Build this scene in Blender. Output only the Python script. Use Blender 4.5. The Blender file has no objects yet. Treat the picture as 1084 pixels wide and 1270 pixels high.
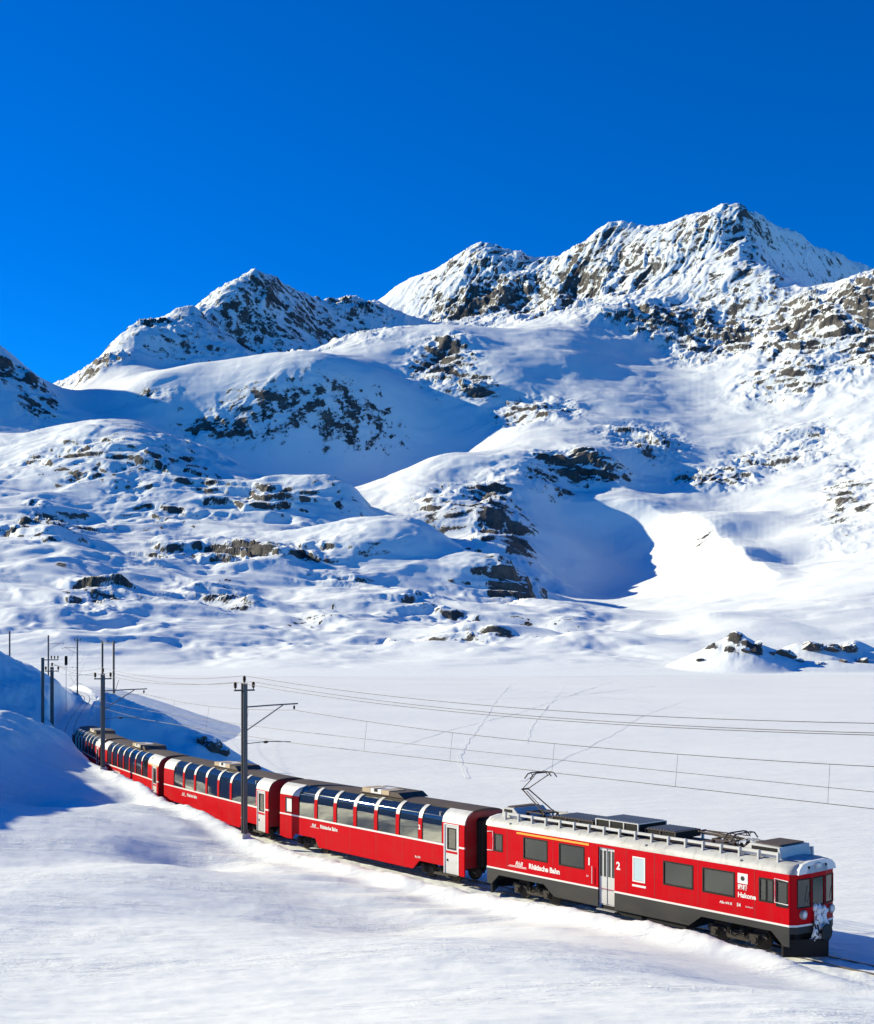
import bpy, bmesh, math, random
import numpy as np
from mathutils import Vector, Matrix

R = math.radians
scene = bpy.context.scene
col = scene.collection

# ------------------------------------------------------------------ camera
FPX, CX, HOR, CAMH = 1600.0, 542.0, 793.0, 11.3      # focal length and horizon, on a 1084 x 1270 sheet
cam = bpy.data.cameras.new('camera')
cam.sensor_fit = 'VERTICAL'; cam.sensor_height = 36.0
cam.lens = 36.0 * FPX / 1270.0
cam.shift_y = (HOR - 635.0) / 1270.0
cam.clip_start = 0.5; cam.clip_end = 20000
cam_o = bpy.data.objects.new('camera', cam); col.objects.link(cam_o)
cam_o.location = (0, 0, CAMH); cam_o.rotation_euler = (R(90), 0, 0)
scene.camera = cam_o
scene.render.resolution_x, scene.render.resolution_y = 874, 1024

# ------------------------------------------------------------------ sky and sun
SUN_AZ, SUN_EL = 68.0, 23.0        # degrees to the left of the view direction, degrees up
world = bpy.data.worlds.new('World'); scene.world = world; world.use_nodes = True
wn = world.node_tree.nodes; wl = world.node_tree.links
bg = wn['Background']
sky = wn.new('ShaderNodeTexSky'); sky.sky_type = 'NISHITA'; sky.sun_disc = False
sky.sun_elevation = R(SUN_EL); sky.sun_rotation = R(-SUN_AZ)
sky.altitude = 2300; sky.air_density = 1.0; sky.dust_density = 0.0; sky.ozone_density = 4.0
hsv = wn.new('ShaderNodeHueSaturation'); hsv.inputs['Saturation'].default_value = 1.35
hsv.inputs['Hue'].default_value = 0.5
wl.new(sky.outputs[0], hsv.inputs['Color']); 
tint = wn.new('ShaderNodeMix'); tint.data_type = 'RGBA'; tint.blend_type = 'MULTIPLY'; tint.inputs[0].default_value = 1.0
tint.inputs[7].default_value = (0.08, 0.90, 1.30, 1)
wl.new(hsv.outputs[0], tint.inputs[6]); wl.new(tint.outputs[2], bg.inputs['Color'])
bg.inputs['Strength'].default_value = 0.078
sd = Vector((-math.sin(R(SUN_AZ)) * math.cos(R(SUN_EL)), math.cos(R(SUN_AZ)) * math.cos(R(SUN_EL)), math.sin(R(SUN_EL))))
sun = bpy.data.lights.new('sun', 'SUN'); sun.energy = 5.0; sun.angle = R(0.5); sun.color = (1.0, 0.90, 0.62)
sun_o = bpy.data.objects.new('sun', sun); col.objects.link(sun_o)
sun_o.rotation_euler = sd.to_track_quat('Z', 'Y').to_euler()
scene.view_settings.view_transform = 'Standard'; scene.view_settings.look = 'None'
scene.view_settings.gamma = 1.0; scene.view_settings.use_curve_mapping = False
scene.view_settings.exposure = 0.73

# ------------------------------------------------------------------ helpers
def tag(o, label=None, cat=None, group=None, kind=None):
    if label: o['label'] = label
    if cat: o['category'] = cat
    if group: o['group'] = group
    if kind: o['kind'] = kind
    return o

def pt(u, v, D):
    return ((u - CX) / FPX * D, D, CAMH + (HOR - v) / FPX * D)

_rng = np.random.RandomState(11)
_perm = np.tile(_rng.permutation(1024), 2).astype(np.int32)
_ga = _rng.rand(1024) * 2 * math.pi
_gx, _gy = np.cos(_ga).astype(np.float32), np.sin(_ga).astype(np.float32)
def pnoise(x, y, seed=0):
    x = np.asarray(x, np.float64) + seed * 37.17; y = np.asarray(y, np.float64) + seed * 91.73
    xf, yf = np.floor(x), np.floor(y)
    xi = xf.astype(np.int64) & 1023; yi = yf.astype(np.int64) & 1023
    fx = (x - xf).astype(np.float32); fy = (y - yf).astype(np.float32)
    u = fx * fx * fx * (fx * (fx * 6 - 15) + 10); w = fy * fy * fy * (fy * (fy * 6 - 15) + 10)
    xa = _perm[xi]; xb = _perm[(xi + 1) & 1023]; y1 = (yi + 1) & 1023
    def g(a, yy, dx, dy):
        h = _perm[a + yy]
        return _gx[h] * dx + _gy[h] * dy
    n00 = g(xa, yi, fx, fy); n10 = g(xb, yi, fx - 1, fy)
    n01 = g(xa, y1, fx, fy - 1); n11 = g(xb, y1, fx - 1, fy - 1)
    a = n00 + u * (n10 - n00); b = n01 + u * (n11 - n01)
    return (a + w * (b - a)) * 1.5
def fbm(x, y, octv, seed=0, gain=0.5, lac=2.03):
    s = 0; a = 1.0; f = 1.0
    for i in range(octv):
        s = s + a * pnoise(x * f, y * f, seed + i); a *= gain; f *= lac
    return s
def ridged(x, y, octv, seed=0, gain=0.55, lac=2.1):
    s = 0; a = 1.0; f = 1.0; w = 1.0
    for i in range(octv):
        n = (1 - np.abs(pnoise(x * f, y * f, seed + i))) ** 2 * w
        s = s + a * n; w = np.clip(n * 1.6, 0, 1); a *= gain; f *= lac
    return s
def smooth(a, b, x):
    t = np.clip((x - a) / (b - a), 0, 1); return t * t * (3 - 2 * t)
class TPS:
    def __init__(s, P, z, lam=1e-4):
        P = np.asarray(P, float); n = len(P); s.P = P
        d2 = ((P[:, None] - P[None]) ** 2).sum(-1)
        K = np.where(d2 > 0, 0.5 * d2 * np.log(d2 + 1e-30), 0) + lam * np.eye(n)
        A = np.zeros((n + 3, n + 3)); A[:n, :n] = K
        A[:n, n] = A[n, :n] = 1; A[:n, n + 1:] = P; A[n + 1:, :n] = P.T
        s.c = np.linalg.solve(A, np.concatenate([np.asarray(z, float), [0, 0, 0]]))
    def __call__(s, x, y):
        n = len(s.P); x = np.asarray(x, float); y = np.asarray(y, float)
        r = s.c[n] + s.c[n + 1] * x + s.c[n + 2] * y
        for (px, py), c in zip(s.P, s.c[:n]):
            d2 = (x - px) ** 2 + (y - py) ** 2 + 1e-12
            r = r + c * 0.5 * d2 * np.log(d2)
        return r
def upsample(G, xs, ys, x, y):
    """bilinear look-up of G[iy, ix] given on regular xs, ys"""
    fx = np.clip((x - xs[0]) / (xs[1] - xs[0]), 0, len(xs) - 1.001); fy = np.clip((y - ys[0]) / (ys[1] - ys[0]), 0, len(ys) - 1.001)
    ix = fx.astype(int); iy = fy.astype(int); fx = fx - ix; fy = fy - iy
    return (G[iy, ix] * (1 - fx) + G[iy, ix + 1] * fx) * (1 - fy) + (G[iy + 1, ix] * (1 - fx) + G[iy + 1, ix + 1] * fx) * fy

def grid_mesh(name, X, Y, Z, mat, attrs=None):
    nr, nc = X.shape
    co = np.stack([X, Y, Z], -1).reshape(-1, 3).astype(np.float32)
    idx = np.arange(nr * nc, dtype=np.int32).reshape(nr, nc)
    q = np.stack([idx[:-1, :-1], idx[:-1, 1:], idx[1:, 1:], idx[1:, :-1]], -1).reshape(-1, 4)
    me = bpy.data.meshes.new(name)
    me.vertices.add(len(co)); me.vertices.foreach_set('co', co.ravel())
    me.loops.add(q.size); me.loops.foreach_set('vertex_index', q.ravel())
    me.polygons.add(len(q)); me.polygons.foreach_set('loop_start', np.arange(0, q.size, 4, dtype=np.int32))
    me.polygons.foreach_set('use_smooth', np.ones(len(q), bool))
    me.update(calc_edges=True)
    for k, a in (attrs or {}).items():
        at = me.attributes.new(k, 'FLOAT', 'POINT'); at.data.foreach_set('value', a.ravel().astype(np.float32))
    me.materials.append(mat)
    o = bpy.data.objects.new(name, me); col.objects.link(o)
    return o

# ------------------------------------------------------------------ materials
def new_mat(name):
    m = bpy.data.materials.new(name); m.use_nodes = True
    return m, m.node_tree.nodes, m.node_tree.links, m.node_tree.nodes['Principled BSDF']
def noise_node(n, l, coord, scale, detail=6, rough=0.55, sx=1, sy=1, sz=1):
    t = n.new('ShaderNodeTexNoise'); t.inputs['Scale'].default_value = scale
    t.inputs['Detail'].default_value = detail; t.inputs['Roughness'].default_value = rough
    if (sx, sy, sz) != (1, 1, 1):
        mp = n.new('ShaderNodeMapping'); mp.inputs['Scale'].default_value = (sx, sy, sz)
        l.new(coord, mp.inputs['Vector']); coord = mp.outputs[0]
    l.new(coord, t.inputs['Vector'])
    return t.outputs['Fac']
def maprange(n, l, val, a, b, c, d):
    m = n.new('ShaderNodeMapRange'); m.inputs['From Min'].default_value = a; m.inputs['From Max'].default_value = b
    m.inputs['To Min'].default_value = c; m.inputs['To Max'].default_value = d
    l.new(val, m.inputs['Value']); return m.outputs[0]
def mathn(n, l, op, a, b):
    m = n.new('ShaderNodeMath'); m.operation = op
    for i, v in enumerate((a, b)):
        if isinstance(v, (int, float)): m.inputs[i].default_value = v
        else: l.new(v, m.inputs[i])
    return m.outputs[0]
def mixc(n, l, fac, a, b):
    m = n.new('ShaderNodeMix'); m.data_type = 'RGBA'
    if isinstance(fac, (int, float)): m.inputs[0].default_value = fac
    else: l.new(fac, m.inputs[0])
    for i, v in ((6, a), (7, b)):
        if isinstance(v, tuple): m.inputs[i].default_value = (*v, 1)
        else: l.new(v, m.inputs[i])
    return m.outputs[2]

SNOW = (0.77, 0.82, 0.85)
def mat_mountain():
    m, n, l, b = new_mat('mountain_snow_and_rock')
    geo = n.new('ShaderNodeNewGeometry'); pos = geo.outputs['Position']
    at = n.new('ShaderNodeAttribute'); at.attribute_name = 'rock'
    n1 = noise_node(n, l, pos, 0.065, 8, 0.72)
    n2 = noise_node(n, l, pos, 0.30, 4, 0.65)
    s = mathn(n, l, 'ADD', at.outputs['Fac'], mathn(n, l, 'MULTIPLY', mathn(n, l, 'SUBTRACT', n1, 0.5), 1.15))
    s = mathn(n, l, 'ADD', s, mathn(n, l, 'MULTIPLY', mathn(n, l, 'SUBTRACT', n2, 0.5), 0.45))
    mask = maprange(n, l, s, 0.46, 0.58, 0, 1)
    rn = noise_node(n, l, pos, 0.02, 6, 0.7)
    rc = mixc(n, l, maprange(n, l, rn, 0.35, 0.65, 0, 1), (0.050, 0.049, 0.051), (0.185, 0.168, 0.150))
    rc2 = mixc(n, l, maprange(n, l, n2, 0.3, 0.7, 0, 0.6), rc, (0.03, 0.028, 0.03))
    c = mixc(n, l, mask, SNOW, rc2)
    l.new(c, b.inputs['Base Color']); b.inputs['Roughness'].default_value = 0.75
    b.inputs['Specular IOR Level'].default_value = 0.15
    bp = n.new('ShaderNodeBump'); bp.inputs['Distance'].default_value = 3.0; bp.inputs['Strength'].default_value = 0.6
    hh = mathn(n, l, 'ADD', mathn(n, l, 'MULTIPLY', n1, maprange(n, l, mask, 0, 1, 0.12, 2.5)), mathn(n, l, 'MULTIPLY', n2, 0.1))
    l.new(hh, bp.inputs['Height']); l.new(bp.outputs[0], b.inputs['Normal'])
    return m
def mat_snow():
    m, n, l, b = new_mat('wind_packed_snow')
    geo = n.new('ShaderNodeNewGeometry'); pos = geo.outputs['Position']
    big = noise_node(n, l, pos, 0.05, 4, 0.5, 0.6, 2.0, 1)
    c = mixc(n, l, maprange(n, l, big, 0.35, 0.7, 0, 1), (0.75, 0.795, 0.825), (0.79, 0.83, 0.85))
    l.new(c, b.inputs['Base Color']); b.inputs['Roughness'].default_value = 0.55
    b.inputs['Specular IOR Level'].default_value = 0.25
    f1 = noise_node(n, l, pos, 2.2, 6, 0.62, 0.45, 1.3, 1)
    f2 = noise_node(n, l, pos, 9.0, 4, 0.6)
    f3 = noise_node(n, l, pos, 1.1, 5, 0.7, 0.35, 2.2, 1)
    f4 = noise_node(n, l, pos, 26.0, 3, 0.6)
    pm = maprange(n, l, noise_node(n, l, pos, 0.16, 4, 0.6, 0.5, 1.5, 1), 0.44, 0.62, 0.06, 1.0)     # rough patches between smooth ones
    cr = mathn(n, l, 'MULTIPLY', maprange(n, l, f3, 0.50, 0.58, 0, 1), pm)                    # crust edges left by the wind
    f1 = mathn(n, l, 'MULTIPLY', f1, mathn(n, l, 'ADD', mathn(n, l, 'MULTIPLY', pm, .6), .4)); f2 = mathn(n, l, 'MULTIPLY', f2, pm)
    bp = n.new('ShaderNodeBump'); bp.inputs['Distance'].default_value = 0.10; bp.inputs['Strength'].default_value = 0.75
    h = mathn(n, l, 'ADD', mathn(n, l, 'ADD', f1, mathn(n, l, 'MULTIPLY', f2, 0.4)), mathn(n, l, 'ADD', mathn(n, l, 'MULTIPLY', cr, 0.30), mathn(n, l, 'MULTIPLY', f4, 0.12)))
    l.new(h, bp.inputs['Height']); l.new(bp.outputs[0], b.inputs['Normal'])
    return m
def mat_lake():
    m, n, l, b = new_mat('snow_on_lake_ice')
    geo = n.new('ShaderNodeNewGeometry'); pos = geo.outputs['Position']
    big = noise_node(n, l, pos, 0.012, 6, 0.55, 1.0, 2.2, 1)
    c = mixc(n, l, maprange(n, l, big, 0.35, 0.65, 0, 1), (0.72, 0.755, 0.785), (0.77, 0.80, 0.82))
    l.new(c, b.inputs['Base Color']); b.inputs['Roughness'].default_value = 0.6
    b.inputs['Specular IOR Level'].default_value = 0.2
    f1 = noise_node(n, l, pos, 0.18, 8, 0.62, 0.6, 1.6, 1)
    bp = n.new('ShaderNodeBump'); bp.inputs['Distance'].default_value = 0.9; bp.inputs['Strength'].default_value = 0.35
    l.new(f1, bp.inputs['Height']); l.new(bp.outputs[0], b.inputs['Normal'])
    return m
M = {'mountain': mat_mountain(), 'snow': mat_snow(), 'lake': mat_lake()}

# ------------------------------------------------------------------ the mountains
LAKE_Z = -8.0
CP = []
def row(D, pts):
    for u, v in pts: CP.append((u, v, D))
row(620, [(u, 846) for u in range(-400, 1500, 200)])
row(780, [(u, 824) for u in range(-400, 1500, 150)])
row(900, [(-400, 775), (-250, 778), (0, 778), (150, 790), (300, 802), (450, 806), (520, 803), (620, 800), (700, 800), (770, 797), (900, 797), (1084, 797), (1250, 795), (1450, 795)])
CP += [(540, 780, 965), (620, 772, 985), (690, 790, 965), (620, 781, 1080), (480, 795, 940)]
row(1050, [(-250, 735), (0, 738), (110, 738), (200, 752), (330, 762), (450, 772), (850, 772), (960, 768), (1084, 765), (1250, 765)])
row(1200, [(-250, 700), (0, 702), (100, 708), (200, 728), (270, 738), (380, 742), (500, 745), (600, 748), (690, 756), (800, 765)])
row(1400, [(-400, 650), (-250, 652), (0, 662), (60, 655), (150, 692), (250, 682), (350, 692), (450, 702), (540, 712), (620, 728)])
row(1650, [(-250, 600), (0, 622), (80, 632), (150, 645), (250, 645), (350, 656), (440, 660)])
CP += [(500, 642, 1600), (560, 668, 1520), (620, 700, 1420), (690, 742, 1290), (760, 768, 1150), (840, 785, 1050)]
CP += [(560, 706, 1720), (620, 735, 1600), (700, 764, 1430), (500, 668, 1850)]
row(1900, [(-250, 565), (0, 578), (70, 562), (170, 548), (250, 575), (330, 592)])
CP += [(-250, 535, 2150), (0, 535, 2120), (60, 530, 2120), (130, 522, 2150), (200, 532, 2120), (300, 572, 2000), (370, 590, 1920), (440, 602, 1820)]
CP += [(60, 548, 2330), (130, 545, 2350), (200, 560, 2320), (330, 604, 2180), (440, 628, 2030)]
# dark crag at the left
CP += [(0, 428, 2750), (-80, 370, 2850), (-250, 340, 3000), (-400, 330, 3000), (28, 455, 2680), (48, 488, 2590), (72, 524, 2480), (0, 500, 2480), (-100, 480, 2480), (-250, 470, 2480)]
CP += [(0, 470, 3200), (-150, 420, 3400), (-300, 420, 3500)]
# saddle, cliff band below the glacier shelf
CP += [(110, 512, 2720), (160, 520, 2560), (230, 538, 2610), (290, 553, 2590), (380, 582, 2570), (450, 598, 2560), (510, 598, 2540), (550, 585, 2510)]
CP += [(180, 476, 2760), (250, 476, 2740), (320, 470, 2720), (400, 464, 2720), (470, 470, 2760), (540, 500, 2760), (600, 540, 2600), (480, 548, 2650), (530, 556, 2640), (505, 520, 2700)]
CP += [(130, 480, 2950), (180, 462, 2980), (300, 452, 3000), (400, 440, 3050), (480, 432, 3080), (440, 416, 3380), (530, 408, 3450), (540, 470, 2880)]
# left mountain, its ridge running away to the right
LR = [(75, 489, 3000), (120, 450, 3120), (170, 406, 3260), (240, 382, 3450), (290, 355, 3620), (325, 337, 3760), (370, 360, 3900), (430, 371, 4080), (470, 378, 4220), (530, 402, 4300)]
CP += LR
CP += [(205, 452, 3190), (300, 434, 3500), (400, 426, 3740), (470, 414, 3930), (300, 398, 3580), (400, 402, 3850), (180, 436, 3200)]
CP += [(u - 60, v + 55, D + 450) for u, v, D in LR[:8:2]] + [(u - 14, v + 14, D + 110) for u, v, D in LR[:8]]
# main massif
MR = [(470, 374, 4760), (500, 348, 4740), (545, 330, 4700), (598, 299, 4640), (650, 313, 4580), (700, 317, 4520), (738, 292, 4440), (762, 275, 4380), (800, 281, 4320), (850, 267, 4220), (880, 259, 4150), (910, 254, 4100), (926, 257, 4090), (945, 267, 4190), (990, 290, 4340), (1040, 315, 4460), (1078, 332, 4520), (1200, 370, 4600), (1400, 380, 4700)]
CP += MR
CP += [(u, v + 70, D + 500) for u, v, D in MR[::2]] + [(u, v + 16, D + 130) for u, v, D in MR]
CP += [(500, 392, 4450), (560, 372, 4380), (640, 355, 4320), (720, 348, 4180), (780, 335, 4080), (850, 330, 3930), (912, 300, 3960)]
CP += [(545, 404, 4050), (620, 402, 3920), (700, 386, 3780), (760, 382, 3640), (800, 412, 3480), (850, 442, 3300)]
CP += [(926, 300, 3930), (944, 300, 4110), (960, 322, 4120), (1010, 350, 4240), (1060, 366, 4400), (1050, 410, 4050)]
CP += [(925, 322, 3800), (960, 336, 3700), (1000, 359, 3590), (1040, 350, 3450), (1084, 338, 3320), (1200, 290, 3150), (1400, 270, 3000)]
CP += [(1010, 392, 3830), (1100, 380, 3650), (1250, 330, 3500)]
CP += [(880, 380, 3620), (950, 400, 3400), (1084, 420, 2980), (1000, 450, 2930), (900, 470, 3000), (1084, 520, 2480), (980, 520, 2620), (870, 492, 2930), (800, 472, 3020), (1250, 420, 2700), (1250, 560, 2000), (1400, 500, 2200)]
# glacier basin and plateau in the middle
CP += [(520, 425, 3120), (560, 418, 3120), (610, 440, 3000), (515, 470, 2930), (560, 485, 2800), (640, 462, 2900), (640, 428, 3150), (700, 440, 3080), (700, 410, 3350), (620, 410, 3500), (750, 430, 3280), (690, 465, 2950), (760, 460, 3050)]
CP += [(620, 505, 2740), (700, 512, 2680), (770, 490, 2830), (860, 530, 2650), (640, 540, 2480), (720, 552, 2360), (790, 560, 2370), (840, 605, 2230), (720, 605, 2200), (790, 590, 2270), (900, 595, 2260), (950, 570, 2380)]
# promontory and the shaded gully right of it
CP += [(560, 562, 2280), (610, 562, 2290), (520, 600, 2080), (560, 628, 1950), (600, 600, 2120), (660, 575, 2220), (745, 562, 2270), (645, 692, 1720), (600, 668, 1790), (640, 640, 1960), (655, 608, 2090), (625, 592, 2130)]
CP += [(690, 660, 1960), (740, 640, 2090), (800, 612, 2200), (715, 738, 1760), (760, 744, 1700), (800, 730, 1750), (695, 712, 1830), (740, 695, 1930), (760, 660, 2060), (690, 745, 1600), (760, 758, 1450)]
CP += [(745, 622, 2110), (790, 626, 2090), (850, 640, 2000), (885, 654, 1900), (903, 673, 1790), (920, 688, 1690), (942, 704, 1570), (970, 719, 1440), (810, 678, 1980), (850, 688, 1860), (880, 702, 1740), (860, 732, 1560), (900, 640, 2080), (940, 672, 1850), (980, 703, 1660), (950, 612, 2140), (840, 765, 1180), (960, 752, 1180), (1084, 720, 1270), (1020, 672, 1720), (1084, 640, 1800), (1084, 580, 2130), (1250, 680, 1400), (1400, 650, 1500)]
CPa = np.array(CP, float)
mt_tps = TPS(np.stack([CPa[:, 0] / FPX, np.log(CPa[:, 2])], 1), (HOR - CPa[:, 1]) / FPX, 2e-5)
MU = np.linspace(-420, 1504, 260); ML = np.linspace(math.log(600), math.log(5600), 260)
gu, gl = np.meshgrid(MU, ML)
MT = mt_tps(gu / FPX, gl)                            # tangent of elevation over azimuth and log distance
def hit(u, v):
    """first point of the bare terrain met by the sight line (u, v): distance"""
    c = np.array([np.interp(u, MU, MT[i]) for i in range(len(ML))])
    t = (HOR - v) / FPX
    k = np.nonzero((c >= t) & (ML > math.log(760)))[0]
    return math.exp(ML[k[0]]) if len(k) else None

NCOL, NROW = 1020, 860
us = np.concatenate([np.linspace(-420, -30, 80, endpoint=False), np.linspace(-30, 1114, NCOL - 160, endpoint=False), np.linspace(1114, 1504, 80)])
# rows spread evenly over the profile's length so that steep faces keep their detail
lf = np.linspace(math.log(640), math.log(5400), 900)
base = upsample(MT, MU, ML, np.repeat(us[None], 900, 0), np.repeat(lf[:, None], len(us), 1))
ds = np.sqrt((np.diff(base, axis=0) * 1.0) ** 2 + (np.diff(lf)[:, None] * 0.16) ** 2)
ker = np.hanning(81); ker /= ker.sum()
ds = np.apply_along_axis(lambda r: np.convolve(np.pad(r, 40, 'edge'), ker, 'valid'), 1, ds)
cs = np.concatenate([np.zeros((1, len(us))), np.cumsum(ds, 0)], 0); cs /= cs[-1]
tt = np.linspace(0, 1, NROW)
L = np.stack([np.interp(tt, cs[:, j], lf) for j in range(len(us))], 1)
U = np.repeat(us[None], NROW, 0)
T = upsample(MT, MU, ML, U, L)
D = np.exp(L); X = (U - CX) / FPX * D; Y = D; Z = CAMH + T * D

# where bare rock crops out: (u, v, half-width, half-height, amount), carried to the ground as world-space patches
ROCK = [(15, 462, 45, 35, 1), (50, 505, 25, 20, .8), (130, 447, 32, 28, .8), (200, 400, 60, 18, .8), (330, 358, 90, 30, .55), (430, 378, 50, 14, .8), (265, 440, 45, 8, .5),
        (330, 510, 110, 38, .40), (265, 538, 45, 16, .75), (430, 525, 50, 30, .45), (190, 490, 40, 14, .4),
        (548, 455, 36, 34, 1), (590, 478, 24, 14, .9), (660, 515, 50, 13, .8),
        (600, 380, 80, 16, .8), (700, 374, 80, 14, .6), (820, 404, 80, 24, .7), (900, 425, 60, 26, .8), (1000, 400, 60, 40, .8), (1062, 395, 40, 60, .8),
        (850, 310, 130, 50, .28), (620, 335, 80, 28, .45), (740, 325, 60, 35, .35), (980, 310, 60, 20, .15), (930, 370, 50, 30, .5),
        (980, 470, 60, 30, .6), (1052, 620, 30, 50, .8), (960, 572, 60, 16, .7), (885, 597, 46, 13, 1), (800, 548, 46, 18, .8), (1000, 545, 60, 20, .5),
        (720, 582, 50, 20, 1), (610, 628, 28, 38, 1), (556, 622, 44, 30, .45), (638, 672, 20, 24, .9), (675, 600, 40, 14, .7),
        (70, 652, 48, 18, .8), (122, 736, 34, 18, .9), (270, 746, 44, 8, 1), (230, 738, 60, 12, .5), (300, 682, 90, 11, .75), (350, 690, 40, 10, .8), (600, 792, 66, 9, 1), (488, 800, 20, 6, .8),
        (330, 618, 44, 14, .6), (640, 740, 30, 6, .7), (150, 600, 90, 25, .35), (230, 560, 60, 20, .35), (80, 570, 70, 20, .3), (420, 720, 60, 10, .4), (540, 745, 50, 12, .4), (190, 720, 50, 12, .4), (860, 690, 40, 24, .25), (385, 770, 16, 5, .7)]
RK = np.zeros_like(X)
for u, v, ru, rv, am in ROCK:
    d0 = hit(u, v); 
    if d0 is None: continue
    d1 = hit(u, v + rv) or d0; d2 = hit(u, v - rv) or d0
    rd = min(max(0.5 * abs(d2 - d1), rv / FPX * d0 * 0.9), 320); rx = ru / FPX * d0
    x0 = (u - CX) / FPX * d0; a = math.atan2(x0, d0)
    ex = (X - x0) * math.cos(a) - (Y - d0) * math.sin(a); ey = (X - x0) * math.sin(a) + (Y - d0) * math.cos(a)
    q = (ex / rx) ** 2 + (ey / rd) ** 2
    RK = np.maximum(RK, am * np.exp(-0.6 * q ** 1.2))
far = smooth(2300, 4000, D)
lm = smooth(3080, 3300, D + 1.2 * (U - 180)) * (1 - smooth(4300, 4500, D)) * (1 - smooth(440, 560, U))      # craggy left mountain
RK = np.maximum(RK, 0.40 * lm * smooth(3000, 3300, D))
wx = fbm(X / 140, Y / 140, 3, 40) * 26; wy = fbm(X / 140, Y / 140, 3, 44) * 26
r1 = ridged((X + wx) / 150, (Y + wy) / 150, 7, 3)
f1 = fbm(X / 330, Y / 330, 4, 20)
f2 = fbm((X + wx) / 95, (Y + wy) / 70, 4, 60, 0.42)
sm = smooth(700, 950, D)
basin = smooth(110, 220, X) * (1 - smooth(2080, 2250, D))        # smooth snow bowl at right
near = 1 - smooth(1700, 2500, D)
Z += sm * (f1 * (6 + 4 * far) + near * (1 - .7 * basin) * f2 * 6.5 + (1 - near) * f2 * (2.2 + 7 * RK))
Z += sm * RK * ((r1 - 0.9) * (11 + 22 * far))
# couloirs raked down the face of the main massif
fx = X * 0.83 - Y * 0.55 + wx * 0.8; fy = X * 0.55 + Y * 0.83
st = ridged(fx / 62, fy / 330, 5, 9)
Z += far * smooth(3500, 3900, D) * smooth(420, 640, U) * (st - 0.95) * 9 * (0.4 + RK)
# moraine cone and rubble by the shore
def bump(u, v, Dd, h, rx, ry, p=1.3):
    x0 = (u - CX) / FPX * Dd
    q = np.sqrt(((X - x0) / rx) ** 2 + ((Y - Dd) / ry) ** 2)
    return h * np.clip(1 - q, 0, 1) ** p
rub = bump(908, 0, 760, 20, 38, 50, 1.15) + bump(985, 0, 780, 10, 40, 30, 1.0) + bump(1060, 0, 790, 13, 50, 32, .9) + bump(1030, 0, 745, 5, 70, 22, .9)
Z += rub * (1 + 0.16 * fbm(X / 22, Y / 22, 4, 70, .4))
for (u, v, rx_, am) in [(916, 790, 10, 1.2), (935, 805, 12, 1.1), (888, 800, 8, 1.2), (905, 808, 9, 1.1), (925, 798, 6, 1.), (900, 800, 5, .5), (960, 815, 30, .3)]:
    dd = 745 if u < 950 else 765
    x0 = (u - CX) / FPX * dd; rr = rx_ / FPX * dd
    zz = CAMH + (HOR - v) / FPX * dd
    q = ((X - x0) / rr) ** 2 + ((Z - zz) / (rr * 0.8)) ** 2 + ((Y - dd) / 60) ** 4
    RK = np.maximum(RK, am * np.exp(-q))
    Z += 0.8 * am * np.exp(-q) * ridged(X / 9, Y / 9, 3, 77)
# ledges: the hills and cliffs break into steps, snow on the treads
def terrace(h, step, sharp):
    k = np.floor(h / step); f = h / step - k
    return (k + smooth(.5 - sharp, .5 + sharp, f)) * step - h
patch = smooth(-0.15, 0.35, fbm(X / 150, Y / 170, 3, 121))
hz = Z + 16 * fbm(X / 130, Y / 110, 5, 131, .55) + 0.10 * X
Z += near * sm * (1 - basin) * (0.05 + 0.42 * patch * smooth(.02, .35, RK) + .12 * patch) * terrace(hz, 19.0, .2)
hz = Z + 26 * fbm(X / 130, Y / 130, 5, 141, .6) + 0.30 * X
Z += (1 - near) * smooth(.2, .6, RK) * 0.30 * terrace(hz, 30.0, .24)
hz = Z + 11 * fbm(X / 60, Y / 60, 5, 151, .6) - 0.45 * X
Z += (1 - near) * smooth(.15, .5, RK) * 0.20 * terrace(hz, 11.0, .26)
# lateral moraine: sharp S-shaped crest in front of the shaded hollow
MOR = [pt(u, v, d)[:2] for u, v, d in [(745, 622, 2110), (770, 623, 2100), (805, 628, 2080), (850, 640, 2000), (885, 654, 1900), (905, 674, 1780), (930, 696, 1640), (968, 718, 1450)]]
dm = np.full_like(X, 1e9); tm = np.zeros_like(X)
for i in range(len(MOR) - 1):
    a, b = np.array(MOR[i]), np.array(MOR[i + 1]); d = b - a; L2 = d @ d
    t = np.clip(((X - a[0]) * d[0] + (Y - a[1]) * d[1]) / L2, 0, 1)
    q = np.hypot(X - a[0] - t * d[0], Y - a[1] - t * d[1])
    tm = np.where(q < dm, i + t, tm); dm = np.minimum(dm, q)
Z += 6 * smooth(0, 1.2, tm) * np.clip(1 - dm / 34, 0, 1) ** 1.2 * (1 + .1 * fbm(X / 30, Y / 30, 3, 161))
st2_ = ridged(fx / 24, fy / 110, 4, 29); Z += smooth(3500, 3800, D) * smooth(430, 560, U) * (st2_ - 0.95) * 3.5
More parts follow.
